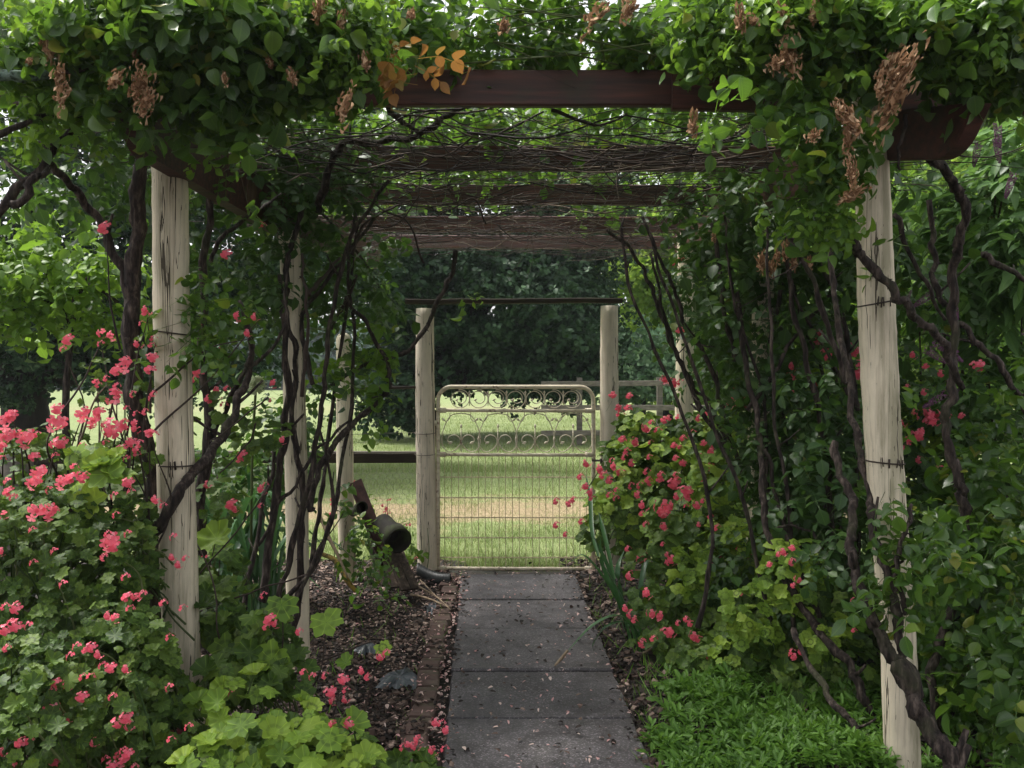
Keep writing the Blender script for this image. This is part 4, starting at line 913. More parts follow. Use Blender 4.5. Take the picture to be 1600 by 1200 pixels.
# leaves trained on the front right post
foliage(r3, [(1395, 790, 3.27, 22, 22, .04), (1400, 870, 3.24, 35, 35, .05), (1380, 930, 3.22, 25, 25, .05), (1360, 420, 3.27, 20, 20, .04, .7), (1388, 530, 3.3, 10, 20, .03, .7), (1402, 640, 3.36, 8, 30, .03, .7), (1445, 880, 3.2, 25, 45, .06)], 34, COMP, M['rose'], 2, .72, .15, name='post_foliage')
foliage(r3, [(1300, 75, 3.05, 50, 40, .10), (1240, 145, 3.05, 38, 26, .08, .6), (1140, 180, 2.95, 35, 18, .04, .35), (1295, 215, 3.0, 28, 50, .06), (1275, 300, 3.1, 35, 30, .06, .8), (1450, 42, 3.1, 130, 30, .22), (1540, 95, 3.05, 70, 36, .12), (1270, 30, 3.2, 150, 30, .22), (1130, 35, 3.3, 80, 25, .15), (1570, 40, 3.1, 80, 36, .2), (1400, 62, 3.1, 70, 24, .15)], 800, COMP, M['rose'], 3, .64, .15, name='front_foliage', up=.7)
# leaves on the front left
foliage(r1, [(330, 42, 3.15, 220, 36, .25), (250, 105, 3.1, 80, 32, .12), (430, 100, 3.15, 95, 34, .1), (355, 150, 3.2, 50, 26, .08), (500, 50, 3.25, 90, 32, .15), (190, 160, 3.1, 32, 20, .06, .5), (80, 75, 3.2, 90, 40, .2, .6), (60, 165, 3.3, 60, 15, .1, .4), (530, 105, 3.2, 36, 22, .06)], 720, COMP, M['rose'], 3, .64, .15, name='front_foliage', up=.7)
foliage(r1, [(290, 505, 3.62, 50, 35, .06), (330, 480, 3.75, 35, 35, .1), (250, 470, 3.68, 30, 25, .05), (385, 270, 4.0, 30, 35, .1, .6)], 26, COMP, M['rose'], 4, .62, name='post_foliage')
foliage(r1, [(100, 250, 4.2, 120, 60, .4), (300, 380, 4.6, 50, 60, .4, .5), (310, 320, 4.6, 60, 50, .3), (380, 480, 4.6, 40, 80, .3, .4)], 80, COMP_LO, M['rose_dark'], 5, .75, name='shade_foliage')
foliage(r1, [(330, 20, 3.1, 220, 25, .25), (130, 40, 3.1, 110, 40, .2), (520, 60, 3.1, 80, 50, .15), (330, 190, 3.3, 60, 20, .1), (60, 190, 3.3, 60, 30, .2)], 150, COMP, M['lime'], 5, .42, .1, name='young_foliage', up=.6)
foliage(r3, [(1400, 20, 3.05, 220, 25, .25), (1180, 40, 3.1, 100, 40, .2), (1290, 190, 2.95, 40, 60, .1), (1520, 70, 3.0, 80, 40, .15), (1260, 340, 3.1, 40, 30, .1)], 150, COMP, M['lime'], 5, .42, .1, name='young_foliage', up=.6)
canes(r3, [(.004, .002, [(700+R.uniform(0, 420), 100, 3.6), (720+R.uniform(0, 420), 50, 3.5), (700+R.uniform(0, 420), 5, 3.4)]) for _ in range(7)], M['greenstem'], 'shoot', 5, .006, False)
# bronze shoot
foliage(r1, [(600, 75, 3.0, 26, 12, .04), (650, 105, 2.98, 20, 12, .04)], 5, COMP, M['young'], 2, .62, .1, name='young_foliage')
# roof
def roof(x0, x1, n, parent):
    x = R.uniform(x0, x1, n); y = 3.45+4.6*R.random(n)**1.1; z = 2.74+.05*np.sin(x*3+y*2)+np.abs(R.normal(0, .07, n))
    pos = np.stack([x, y, z], 1); px = CX+x*F/y
    keep = ~((y < 4.6) & (px > 690) & (px < 1110) & (R.random(n) < .62))
    keep &= ~((np.sin(x*4.1+1)*np.sin(y*3.3+.5) > .62) & (R.random(n) < .75))
    keep &= ~((y > 6.0) & (R.random(n) < .6))
    pos = pos[keep]; u = nrm(np.array([0, 0, .6])+R.normal(0, .5, (len(pos), 3)))
    half = pos[:, 1] < 5.0
    foliage(parent, None, 0, COMP, M['rose'], 4, .70, .12, name='roof_foliage', pos=pos[half], u=u[half], up=.9)
    foliage(parent, None, 0, COMP_LO, M['rose'], 4, .9, .12, name='roof_foliage', pos=pos[~half], u=u[~half], up=.9)
roof(-2.1, 0.0, 900, r1); roof(0.0, 2.2, 980, r3)
foliage(r3, [(900, 60, 3.75, 130, 30, .15), (1040, 62, 3.75, 90, 30, .15), (740, 65, 3.7, 80, 25, .12), (640, 55, 3.6, 60, 30, .12), (980, 15, 3.5, 40, 20, .1, .4)], 150, COMP, M['rose'], 3, .66, .05, name='front_foliage')
# dead twigs tangled under the roof
def tangle(parent, n, xr):
    b = MB()
    for _ in range(n):
        x = R.uniform(*xr); y = 3.9+4.0*R.random()**1.4; z = R.uniform(2.34, 2.54); a = R.normal(0, .45)+(math.pi if R.random() < .5 else 0); ln = R.uniform(.4, 1.5)
        pts = []
        for t in np.linspace(0, 1, 5): pts.append([x+math.cos(a)*ln*t, y+math.sin(a)*ln*t, z+R.normal(0, .03)-.05*math.sin(t*3.1)])
        r = R.uniform(.0015, .0048); b.tube(smooth_path(pts, 3, .004), [r, r*.4], 4, False)
        if R.random() < .6:
            q = np.array(pts[R.integers(1, 4)]); e = q+nrm(R.standard_normal(3)*[1, 1, .5]+[0, 0, -.5])*R.uniform(.08, .3); b.tube(smooth_path([q, (q+e)/2+R.normal(0, .015, 3), e], 3), [r*.7, r*.25], 4, False)
    tag(b.build('dead_twigs', M['bark_light'], parent), kind='stuff')
tangle(r1, 150, (-1.5, .2)); tangle(r3, 150, (-.2, 1.6))
for _ in range(22):
    q = np.array([R.uniform(-1.2, 1.3), R.uniform(4.2, 7.6), 2.48]); hb_ = MB(); L_ = R.uniform(.15, .5)
    hb_.tube(smooth_path([q, q+[R.normal(0, .06), R.normal(0, .06), -L_*.5], q+[R.normal(0, .12), R.normal(0, .1), -L_]], 5, .004), [.0028, .001], 4); hb_.build('hanging_tendril', M['bark'], r1 if q[0] < 0 else r3)
b = MB()
for (pts, r) in (([(660, 410, 5), (640, 350, 4.8), (600, 330, 4.7), (560, 300, 4.6)], .006), ([(760, 350, 4.6), (740, 310, 4.5), (700, 330, 4.5), (650, 350, 4.5)], .005), ([(1010, 250, 4.2), (1040, 235, 4.2), (1060, 215, 4.2)], .006), ([(860, 170, 3.8), (930, 195, 3.9), (980, 180, 3.9)], .008), ([(575, 355, 4.7), (620, 350, 4.7), (660, 300, 4.6)], .005), ([(550, 400, 5), (570, 350, 5), (605, 328, 5), (625, 320, 5)], .009)):
    b.tube(smooth_path([P(*q) for q in pts], 6, .004), [r, r*.5], 6)
build_each(b, 'dead_twig', M['bark_light'], r1)

# dried blooms
CRUMP = leaflet([0, .3, .65, 1.0], [0, .42, .36, 0], 1.1, 1.2)
def dried_proto(n, s, seed, tall=1.0):
    g = np.random.default_rng(seed); pos = g.normal(0, .42, (n, 3))*s*[1, 1, 1.1*tall]; pos[:, 2] -= s*.3
    nn = nrm(pos+g.normal(0, .3, (n, 3))*s); d = np.array([0, 0, -1.])+g.normal(0, .65, (n, 3))
    Mx = frames(nn, d, g.uniform(.010, .026, n)); Mx[:, :, 0] *= g.uniform(.4, .9, n)[:, None]
    me_groups = [(CRUMP, Mx, pos)]
    o = bake('dried_bloom', me_groups, M['dried']); me = o.data; bpy.data.objects.remove(o); return me
DP = [dried_proto(60, .026, 1, 1.3), dried_proto(85, .032, 2, 1.4), dried_proto(48, .020, 3, 1.5), dried_proto(130, .036, 4, 2.0), dried_proto(40, .028, 5, .8), dried_proto(44, .030, 6, 1.8), dried_proto(70, .040, 7, 1.0), dried_proto(34, .018, 8, 1.3)]
def put(me, name, parent, loc, s=1, rz=0, tilt=(0, 0)):
    o = bpy.data.objects.new(name, me); C.objects.link(o); o.parent = parent
    o.location = [float(v) for v in (np.asarray(loc)-wloc(parent))]; o.scale = (s, s, s) if name != 'dried_bloom' else (s*.62, s*.62, s*R.uniform(.8, 1.25)); o.rotation_euler = (tilt[0], tilt[1], rz); return o
for (x, y, k, s) in [(75, 65, 1, .9), (95, 110, 1, .9), (100, 140, 2, .9), (185, 120, 2, 1), (218, 128, 1, 1), (232, 155, 2, .8), (542, 155, 3, 1.0), (535, 28, 1, .8), (570, 92, 2, .8), (640, 15, 0, .8), (420, 90, 2, .7), (455, 112, 2, .6), (500, 10, 0, .9), (790, 35, 1, .8), (210, 75, 2, .6), (350, 118, 2, .5), (45, 90, 2, .6)]:
    put(DP[k if R.random() < .45 else R.integers(0, 8)], 'dried_bloom', r1, P(x, y, 2.82 if y > 100 else 2.95), s*1.2, R.uniform(0, 6), (R.normal(0, .35), R.normal(0, .35)))
for (x, y, k, s) in [(940, 12, 1, 1.1), (985, 8, 1, .9), (1155, 22, 2, 1), (1175, 28, 2, .9), (1222, 12, 0, 1), (1232, 80, 1, 1), (1215, 90, 2, 1), (1272, 14, 2, .9), (1395, 92, 1, .9), (1410, 110, 2, 1), (1402, 150, 2, 1), (1376, 125, 2, .8), (1322, 180, 1, .9), (1083, 187, 2, .9), (1338, 300, 1, .8), (1331, 262, 2, .6), (1310, 165, 2, .8), (1330, 205, 2, .8), (1275, 205, 2, .7), (1550, 60, 2, .5), (1600, 40, 2, .8)]:
    put(DP[k if R.random() < .45 else R.integers(0, 8)], 'dried_bloom', r3, P(x, y, 2.78 if y > 100 else 2.9), s*1.2, R.uniform(0, 6), (R.normal(0, .35), R.normal(0, .35)))
for (x, y, k, s) in [(1190, 405, 1, 1.2), (1205, 415, 1, 1), (1228, 388, 2, 1.2), (1240, 405, 2, 1.2), (1265, 410, 2, 1.1), (1215, 395, 0, 1), (1115, 370, 2, .8)]:
    put(DP[k], 'dried_bloom', r4, P(x, y, 4.3), s, R.uniform(0, 6))

# ================================================================ GERANIUMS
def floret(g):
    parts = []
    for k, a in enumerate((.45, -.45, 2.1, 3.14, -2.1)):
        lf = leaflet([0, .35, .75, 1.0, 1.08], [0, .20, .42, .30, 0], .1, .15+.2*g.random())
        parts.append(xf(lf, (0, 0, 0), a+g.uniform(-.1, .1), (.0165 if k < 2 else .0205), g.uniform(-.1, .3)))
    return join_t(parts)
def umbel(n, spread, seed):
    g = random.Random(seed); rs = np.random.default_rng(seed); grp = []
    for k in range(n):
        t = floret(g); u = nrm(rs.standard_normal(3)*[1, 1, .55]+[0, -.55, .25]); pos = u*spread*rs.uniform(.8, 1.35)
        m_ = frames(u[None]+[0, -.35, 0], np.array([[rs.normal(0, .3), 0, 1.]]), np.array([rs.uniform(.85, 1.15)]))
        grp.append((t, m_, pos[None]))
    I3 = np.eye(3)[None]; seg = [np.array([0, .005, -.004]), np.array([.005, .015, -.03]), np.array([.0, .03, -.06]), np.array([-.008, .05, -.09])]
    tws = [twigs(seg[i][None], seg[i+1][None], .0013) for i in range(3)]
    for t_, m_, p_ in list(grp): tws.append(twigs(p_, np.array([[0, .006, -.006]]), .0009))
    ng = len(grp); grp += tws
    o = bake('flower_head', grp, M['petal'], mi=[0]*ng+[1]*len(tws), extra=M['greenstem']); me = o.data; bpy.data.objects.remove(o); return me
UM = [umbel(3, .016, 1), umbel(6, .026, 2), umbel(9, .033, 3), umbel(13, .040, 4), umbel(5, .022, 5), umbel(8, .030, 6)]
def heads(parent, rows, dn, big=.88):
    """rows (px,py,size_px[,d]); every head gets a stalk into its bush"""
    for row in rows:
        x, y, sz = row[:3]; d = row[3] if len(row) > 3 else dn(x, y)
        k = 0 if sz < 11 else (4 if sz < 14 else (1 if sz < 18 else (5 if sz < 23 else (2 if sz < 27 else 3))))
        rad = (.036, .045, .052, .060, .042, .048)[k]; p = P(x, y, d)
        put(UM[k], 'flower_head', parent, p, max(.5, min(1.9, (sz*big*d/F)/rad)), R.uniform(-.5, .5), (R.normal(0, .25), R.uniform(-.4, .4)))
def gleaves(parent, spec, n, r, lm, tm=GER, shell=.75, name='foliage', up=.75, out=.7, face=.55):
    pos, u = blob(spec, n, shell)
    nn = np.array([0, 0, 1.])*up+u*out*.6+np.array([0, -1., 0])*face+R.standard_normal((n, 3))*.33
    Mx = frames(nn, R.standard_normal((n, 3)), r*R.uniform(.55, 1.25, n)); bake(name, split(tm, Mx, pos), lm, parent)
    return pos
def gstems(parent, pos, n, base_d=.12):
    b = MB(); k = R.choice(len(pos), n, replace=False)
    for i in k:
        p = pos[i]; e = p+[R.normal(0, .08), R.uniform(.02, .15), -R.uniform(.12, .35)]; e[2] = max(e[2], 0)
        b.tube(smooth_path([p, (p+e)/2+R.normal(0, .02, 3), e], 4), [.0018, .0045], 5, False)
    tag(b.build('stems', M['greenstem'], parent), kind='stuff')

g0 = thing('geranium_bush', 'tall straggly coral geranium climbing through the rose trunk at the left', 'geranium', P(150, 1000, 3.7)*[1, 1, 0])
gleaves(g0, [(150, 600, 3.6, 40, 40, .1, .5), (220, 590, 3.68, 18, 60, .06, .7), (60, 690, 3.65, 80, 30, .15), (190, 720, 3.6, 50, 40, .1), (210, 810, 3.6, 30, 60, .1)], 260, .020, M['ger'], GER, .5, face=.3)
g1 = thing('geranium_bush', 'large coral flowered geranium bush filling the lower left corner in front of the post', 'geranium', P(110, 1200, 3.2)*[1, 1, 0])
ps = gleaves(g1, [(70, 800, 3.5, 110, 50, .2, .8), (60, 900, 3.4, 170, 150, .35), (150, 1060, 3.1, 120, 120, .3), (20, 1130, 2.9, 130, 120, .3), (190, 880, 3.5, 60, 110, .2), (240, 1150, 3.15, 80, 70, .2), (40, 740, 3.7, 110, 60, .25, .6), (200, 1010, 3.2, 50, 60, .2)], 2700, .0235, M['ger'])
gleaves(g1, [(60, 960, 3.6, 190, 200, .2), (100, 1120, 3.3, 190, 110, .25)], 700, .034, M['ger'], GER_LO, .2, 'inner_foliage')
gleaves(g1, [(150, 715, 3.35, 38, 16, .05), (165, 745, 3.3, 30, 22, .05), (130, 775, 3.4, 40, 14, .06), (95, 790, 3.5, 30, 12, .05)], 22, .055, M['ger_lime'], GER, .4, 'large_foliage', .8, .4, .6)
gstems(g1, ps, 260)
HL = [(372, 495, 12), (400, 495, 12), (388, 520, 12), (355, 398, 14), (165, 358, 17), (108, 532, 15), (98, 545, 8), (160, 521, 13), (175, 525, 12), (157, 537, 9), (230, 485, 13), (228, 490, 10), (217, 537, 12), (238, 540, 10), (190, 568, 20), (182, 582, 15), (237, 560, 14), (235, 580, 14), (183, 603, 10), (175, 618, 20), (183, 610, 12), (240, 615, 9), (90, 640, 15), (88, 658, 22), (20, 650, 16), (5, 655, 22), (8, 680, 20), (38, 682, 22), (30, 676, 12), (0, 700, 14), (95, 692, 16), (85, 695, 12), (125, 645, 18), (140, 652, 20), (155, 645, 14), (178, 670, 24), (213, 662, 12), (213, 670, 12), (235, 682, 17), (205, 692, 14), (190, 703, 14), (215, 704, 12), (55, 715, 14), (60, 735, 18), (52, 750, 18), (95, 750, 18), (112, 750, 16), (128, 750, 14), (15, 770, 14), (20, 777, 10), (55, 795, 22), (72, 798, 20), (5, 805, 12), (200, 755, 14), (243, 780, 11), (168, 843, 22), (178, 855, 16), (50, 828, 9), (3, 862, 12), (8, 948, 10), (28, 950, 16), (8, 985, 14), (26, 978, 16), (43, 978, 10), (170, 962, 12), (182, 966, 13), (200, 935, 14), (213, 932, 12), (143, 1012, 14), (155, 1022, 13), (135, 1016, 9), (173, 1045, 14), (160, 1040, 10), (198, 1045, 13), (130, 1058, 10), (142, 1057, 10), (90, 1068, 14), (106, 1070, 13), (128, 1090, 15), (78, 1105, 20), (95, 1122, 14), (108, 1122, 11), (183, 1130, 14), (198, 1122, 16), (203, 1135, 13), (35, 1162, 16), (148, 1160, 12), (188, 1183, 18), (200, 1178, 14), (175, 1197, 14), (85, 1192, 14), (5, 1175, 12), (22, 1195, 14)]
dl = lambda x, y: 3.62 if y < 560 else (3.45 if y < 720 else (3.1 if y < 900 else 2.85))
HL += [(R.uniform(150, 245), R.uniform(500, 720), R.uniform(7, 10)) for _ in range(14)]+[(R.uniform(0, 250), R.uniform(640, 820), R.uniform(7, 11)) for _ in range(22)]+[(R.uniform(0, 300), R.uniform(820, 1200), R.uniform(6, 10)) for _ in range(26)]
heads(g0, [h for h in HL if h[1] < 700][:99], dl); heads(g1, [h for h in HL if h[1] >= 700][:99], dl)
bs = MB()
for h in [h for h in HL if h[1] < 720]:
    if R.random() < .5: q = P(h[0], h[1], dl(*h[:2])); e = P(np.clip(h[0]+R.normal(0, 30), 20, 235), h[1]+R.uniform(90, 220), 3.66); bs.tube(smooth_path([q+[0, .01, -.02], (q+e)/2+R.normal(0, .03, 3), e], 5, .003), [.0018, .005], 5, False)
tag(bs.build('stems', M['bark_light'], g0), kind='stuff')
g2 = thing('geranium_bush', 'lime leaved geranium clump with few flowers at the bottom edge left of the path', 'geranium', P(460, 1200, 3.1)*[1, 1, 0])
ps = gleaves(g2, [(450, 1135, 2.95, 65, 30, .15), (400, 1160, 2.9, 60, 45, .15), (500, 1170, 2.85, 70, 40, .15), (330, 1180, 2.9, 60, 30, .15), (560, 1195, 2.8, 60, 22, .12), (640, 1200, 2.85, 40, 14, .1), (380, 1090, 3.2, 60, 40, .2, .6), (300, 1150, 3.1, 60, 40, .2, .5)], 110, .038, M['ger_lime'], GER, .7, 'foliage', 1.0, .4, .4)
gleaves(g2, [(450, 1190, 3.0, 150, 50, .2), (640, 1205, 2.9, 60, 20, .1)], 260, .036, M['ger'], GER, .3, 'inner_foliage', 1.0, .4, .4)
gstems(g2, ps, 50)
heads(g2, [(448, 1177, 15), (522, 1132, 11), (545, 1130, 14), (508, 1055, 9), (516, 1083, 15), (521, 1096, 11), (541, 1078, 10), (541, 1092, 11), (568, 1048, 13), (575, 1058, 8), (595, 1025, 13), (603, 1020, 9), (638, 1160, 11), (650, 1165, 13), (655, 1155, 11), (678, 1172, 13), (695, 1170, 10), (680, 1128, 12), (697, 1140, 13), (690, 1130, 9), (536, 1062, 14), (475, 1050, 10), (487, 1057, 8), (630, 1167, 8)], lambda x, y: 2.85 if y > 1100 else 3.15)
g3 = thing('geranium_bush', 'straggly geranium growing between the two left posts, with broad single leaves', 'geranium', P(370, 1080, 3.8)*[1, 1, 0])
ps = gleaves(g3, [(350, 960, 3.9, 45, 60, .15), (400, 1040, 3.6, 70, 50, .2), (350, 1060, 3.5, 40, 50, .15), (450, 1060, 3.5, 50, 30, .12), (300, 1100, 3.4, 30, 30, .1), (340, 880, 4, 35, 50, .15), (425, 990, 3.7, 35, 40, .12)], 210, .040, M['ger'], GER, .6)
gleaves(g3, [(360, 640, 4.2, 30, 50, .2), (400, 680, 4.3, 50, 40, .2), (345, 780, 4.2, 35, 60, .2), (290, 640, 4.2, 20, 60, .1)], 130, .026, M['ger'], GER_LO, .3, 'upper_foliage')
big = [(338, 842, 3.9, .075), (440, 945, 3.6, .062), (510, 972, 3.55, .062), (345, 860, 3.95, .05), (425, 1030, 3.5, .06), (352, 1012, 3.7, .06), (288, 1105, 3.35, .06), (300, 1095, 3.3, .05), (598, 1012, 3.4, .03), (540, 1035, 3.3, .03), (395, 965, 3.7, .05)]
T = np.array([P(x, y, d) for x, y, d, r in big]); Mx = frames(np.array([0, -.75, .8])+R.normal(0, .15, (len(big), 3)), R.standard_normal((len(big), 3)), np.array([b_[3] for b_ in big]))
bake('large_foliage', split(GER, Mx, T), M['ger_lime'], g3)
b = MB()
for p in T: e = p+[R.normal(-.1, .08), .1, -.35]; e[2] = max(e[2], 0); b.tube(smooth_path([p, (p+e)/2+R.normal(0, .02, 3), e], 4), [.002, .004], 5)
for (x0, y0, x1, y1) in ((290, 820, 340, 1000), (310, 900, 420, 760), (430, 1050, 560, 1080), (300, 990, 335, 1110), (420, 1070, 590, 1000), (345, 740, 400, 660), (330, 690, 420, 620), (300, 960, 480, 900)):
    b.tube(smooth_path([P(x0, y0, 3.9), P((x0+x1)/2+15, (y0+y1)/2-10, 3.8), P(x1, y1, 3.7)], 6, .004), .0035, 5)
build_each(b, 'stem', M['bark_light'], g3)
heads(g3, [(338, 545, 10), (310, 510, 9), (308, 585, 14), (305, 592, 10), (340, 610, 12), (355, 607, 9), (330, 625, 15), (350, 632, 10), (340, 618, 12), (428, 600, 11), (443, 688, 11), (380, 712, 14), (375, 720, 9), (411, 765, 13), (415, 757, 8), (362, 790, 15), (368, 795, 11), (408, 790, 8), (325, 757, 11), (405, 350, 10), (412, 352, 8), (312, 875, 10), (325, 870, 8), (335, 868, 7), (412, 930, 8), (423, 970, 16), (432, 975, 12), (416, 980, 9), (360, 1083, 9), (253, 1068, 13), (270, 1145, 20), (280, 1150, 14), (332, 1132, 11), (270, 870, 11), (280, 882, 12), (290, 872, 8), (255, 790, 9), (219, 693, 10), (425, 625, 8), (468, 987, 10)],
      lambda x, y: 4.1 if y < 900 and x > 300 else 3.3)
gstems(g3, ps, 50)

g4 = thing('geranium_bush', 'large pink flowered geranium bush right of the gate, leaning over the path edge', 'geranium', P(1060, 1000, 5.2)*[1, 1, 0])
ps = gleaves(g4, [(1000, 700, 6.2, 50, 55, .25, 1.3), (1020, 800, 5.9, 80, 70, .35, 1.3), (960, 720, 6.3, 25, 40, .15), (1100, 850, 5.4, 90, 80, .35), (1120, 960, 5.0, 80, 80, .3), (1060, 940, 5.2, 50, 60, .25, .5), (1150, 740, 5.7, 60, 90, .3), (930, 830, 6.3, 25, 40, .12, .7), (1060, 690, 6.2, 50, 40, .2), (1080, 1010, 4.8, 60, 30, .2, .6), (1180, 1010, 4.5, 60, 50, .2)], 1900, .040, M['ger'], GER_LO, .7)
gleaves(g4, [(1000, 680, 6.1, 45, 30, .15), (980, 790, 5.8, 45, 60, .2), (1060, 830, 5.5, 60, 50, .2), (940, 800, 6.2, 25, 30, .1), (1130, 870, 5.1, 40, 60, .1), (1020, 730, 5.95, 60, 60, .2, 1.5), (1130, 690, 5.6, 50, 50, .2, .8), (1180, 800, 5.4, 50, 60, .2, .7), (950, 780, 6.1, 25, 50, .1)], 620, .036, M['ger_lime'], GER_LO, .9, 'pale_foliage')
gstems(g4, ps, 260)
H4 = [(958, 618, 10), (984, 619, 9), (1039, 593, 11), (1053, 598, 13), (1063, 597, 8), (1063, 517, 10), (1057, 410, 10), (1065, 405, 8), (967, 637, 9), (982, 638, 10), (970, 647, 10), (1010, 668, 12), (1018, 660, 7), (1028, 672, 9), (1147, 607, 13), (1157, 630, 16), (1140, 630, 12), (1170, 633, 13), (1150, 618, 10), (1190, 615, 7), (1062, 652, 9), (1093, 653, 9), (1082, 677, 10), (993, 690, 12), (1100, 693, 9), (973, 687, 10), (1113, 707, 12), (1127, 690, 12), (1118, 695, 9), (1175, 710, 12), (918, 723, 11), (940, 733, 12), (943, 742, 10), (980, 705, 9), (976, 714, 8), (1067, 723, 8), (1070, 725, 7), (962, 730, 11), (970, 738, 10), (953, 750, 10), (1000, 758, 9), (1016, 755, 7), (1032, 750, 10), (1095, 745, 14), (1100, 735, 9), (1053, 757, 14), (1058, 750, 10), (908, 745, 9), (915, 763, 11), (925, 770, 11), (925, 778, 8), (870, 783, 9), (890, 787, 9), (897, 780, 8), (1007, 790, 12), (1037, 788, 18), (1030, 795, 12), (1090, 788, 12), (1070, 770, 16), (1060, 775, 11), (1002, 872, 12), (1006, 865, 8), (1052, 875, 13), (1045, 878, 9), (1053, 897, 10), (985, 900, 11), (990, 893, 8), (1012, 927, 13), (980, 950, 11), (987, 960, 11), (992, 970, 8), (1018, 958, 12), (1030, 962, 12), (1042, 990, 14), (1050, 988, 11), (1022, 998, 9), (1004, 1005, 10), (1085, 993, 13), (1092, 998, 9), (1110, 1025, 10), (1173, 1010, 13), (1183, 1005, 10), (1162, 1015, 9), (1178, 1022, 9), (1115, 880, 10), (1107, 897, 9), (1123, 898, 7), (1037, 802, 12), (1038, 822, 11), (870, 820, 9), (910, 815, 9), (884, 835, 7), (1200, 890, 9), (1197, 883, 7)]
g7 = thing('geranium_bush', 'lower pink flowered geranium growth spreading over the leaf litter right of the slabs', 'geranium', P(1060, 1040, 4.7)*[1, 1, 0])
gleaves(g7, [(1010, 940, 4.9, 35, 40, .12, .6), (1050, 1000, 4.7, 60, 25, .15, .7), (1110, 1030, 4.5, 60, 25, .15), (1010, 880, 5.2, 30, 30, .1, .5)], 200, .030, M['ger'], GER_LO, .6)
d4 = lambda x, y: 5.75-(x-900)*.0012 if y < 760 else (5.2-(x-1000)*.002 if y < 900 else 4.55)
H4 += [(R.uniform(945, 1130), R.uniform(640, 830), R.uniform(6, 10)) for _ in range(40)]+[(R.uniform(980, 1200), R.uniform(830, 1020), R.uniform(6, 9)) for _ in range(22)]
heads(g4, [h for h in H4 if h[1] < 850][:99], d4, 1.0); heads(g7, [h for h in H4 if h[1] >= 850][:99], d4, 1.0)
g5 = thing('geranium_bush', 'coral flowered geranium glimpsed behind the right-hand rose canes and the front right post', 'geranium', P(1350, 900, 6.0)*[1, 1, 0])
gleaves(g5, [(1290, 600, 5.3, 60, 70, .25), (1440, 640, 5.2, 60, 70, .25), (1460, 740, 5.1, 60, 60, .25), (1350, 760, 5.4, 70, 80, .3), (1330, 560, 5.3, 50, 60, .25), (1520, 780, 5.0, 50, 60, .25)], 420, .042, M['ger_lime'], GER_LO, .5)
heads(g5, [(1278, 520, 20), (1285, 530, 20), (1290, 518, 14), (1287, 555, 16), (1333, 550, 15), (1338, 570, 18), (1340, 588, 16), (1330, 540, 10), (1240, 572, 13), (1237, 590, 14), (1272, 600, 12), (1212, 613, 11), (1248, 515, 10), (1238, 617, 11), (1428, 555, 11), (1447, 573, 10), (1471, 583, 10), (1527, 573, 16), (1445, 612, 10), (1418, 605, 9), (1445, 648, 18), (1460, 652, 18), (1453, 660, 15), (1430, 643, 9), (1482, 650, 10), (1503, 650, 10), (1410, 660, 13), (1408, 668, 10), (1415, 692, 14), (1408, 698, 11), (1433, 682, 17), (1440, 675, 12), (1517, 710, 15), (1525, 707, 10), (1472, 735, 16), (1480, 742, 12), (1437, 718, 10), (1468, 752, 9), (1483, 785, 12), (1537, 790, 12), (1515, 792, 10), (1478, 827, 11), (1530, 828, 9), (1541, 830, 7), (1452, 870, 11), (1477, 888, 14), (1484, 888, 10), (1450, 882, 10)], lambda x, y: 4.7 if x < 1400 else 4.6)
g6 = thing('geranium_bush', 'low dark geranium with scattered red flowers in the shade under the right-hand rose', 'geranium', P(1260, 1040, 4.4)*[1, 1, 0])
ps = gleaves(g6, [(1250, 1060, 4.3, 70, 35, .25), (1300, 960, 4.4, 60, 60, .25), (1230, 950, 4.6, 60, 60, .25), (1280, 870, 4.7, 60, 40, .2), (1170, 1060, 4.4, 50, 25, .2), (1340, 1050, 4.1, 50, 50, .2)], 620, .034, M['ger'], GER_LO, .5)
heads(g6, [(1225, 862, 12), (1238, 857, 10), (1238, 878, 10), (1248, 905, 11), (1203, 882, 9), (1335, 940, 11), (1240, 1025, 12), (1253, 1018, 11), (1238, 1018, 9), (1217, 866, 8), (1240, 915, 7), (1335, 985, 6)], lambda x, y: 3.95)
gstems(g6, ps, 60)
gleaves(g6, [(1240, 900, 4.15, 50, 60, .12), (1180, 960, 4.3, 50, 50, .12), (1290, 1000, 4.05, 45, 35, .1), (1150, 1020, 4.4, 45, 25, .1)], 210, .032, M['ger_lime'], GER_LO, .8, 'pale_foliage')
gleaves(g4, [(1120, 760, 5.3, 50, 60, .15), (1170, 850, 4.9, 45, 60, .15), (1090, 900, 4.95, 45, 50, .15)], 260, .036, M['ger_lime'], GER_LO, .8, 'outer_foliage')

# ================================================================ OTHER PLANTS
def strap_leaves(rows, w, fold=.3):
    """rows of 3-D point lists -> long arching blades"""
    b = MB()
    for pts in rows:
        p = smooth_path(pts, 6); n = len(p); T_ = nrm(np.gradient(p, axis=0)); S_ = nrm(np.cross(T_, [0, 0, 1.])+[1e-4, 0, 0]); N_ = np.cross(S_, T_)
        ww = w*np.minimum(1, 3.2*(1.02-np.linspace(0, 1, n)))*np.minimum(1, .6+np.linspace(0, 1, n))
        V = []
        for i in range(n): V += [p[i]-S_[i]*ww[i]+N_[i]*ww[i]*fold, p[i], p[i]+S_[i]*ww[i]+N_[i]*ww[i]*fold]
        b.add(V, [(i*3+j, i*3+j+1, i*3+j+4, i*3+j+3) for i in range(n-1) for j in range(2)])
    return b
ag = thing('agapanthus', 'agapanthus with dark strap leaves and one cream flower globe behind the left post', 'flower', P(385, 930, 5.2)*[1, 1, 0])
rows = []
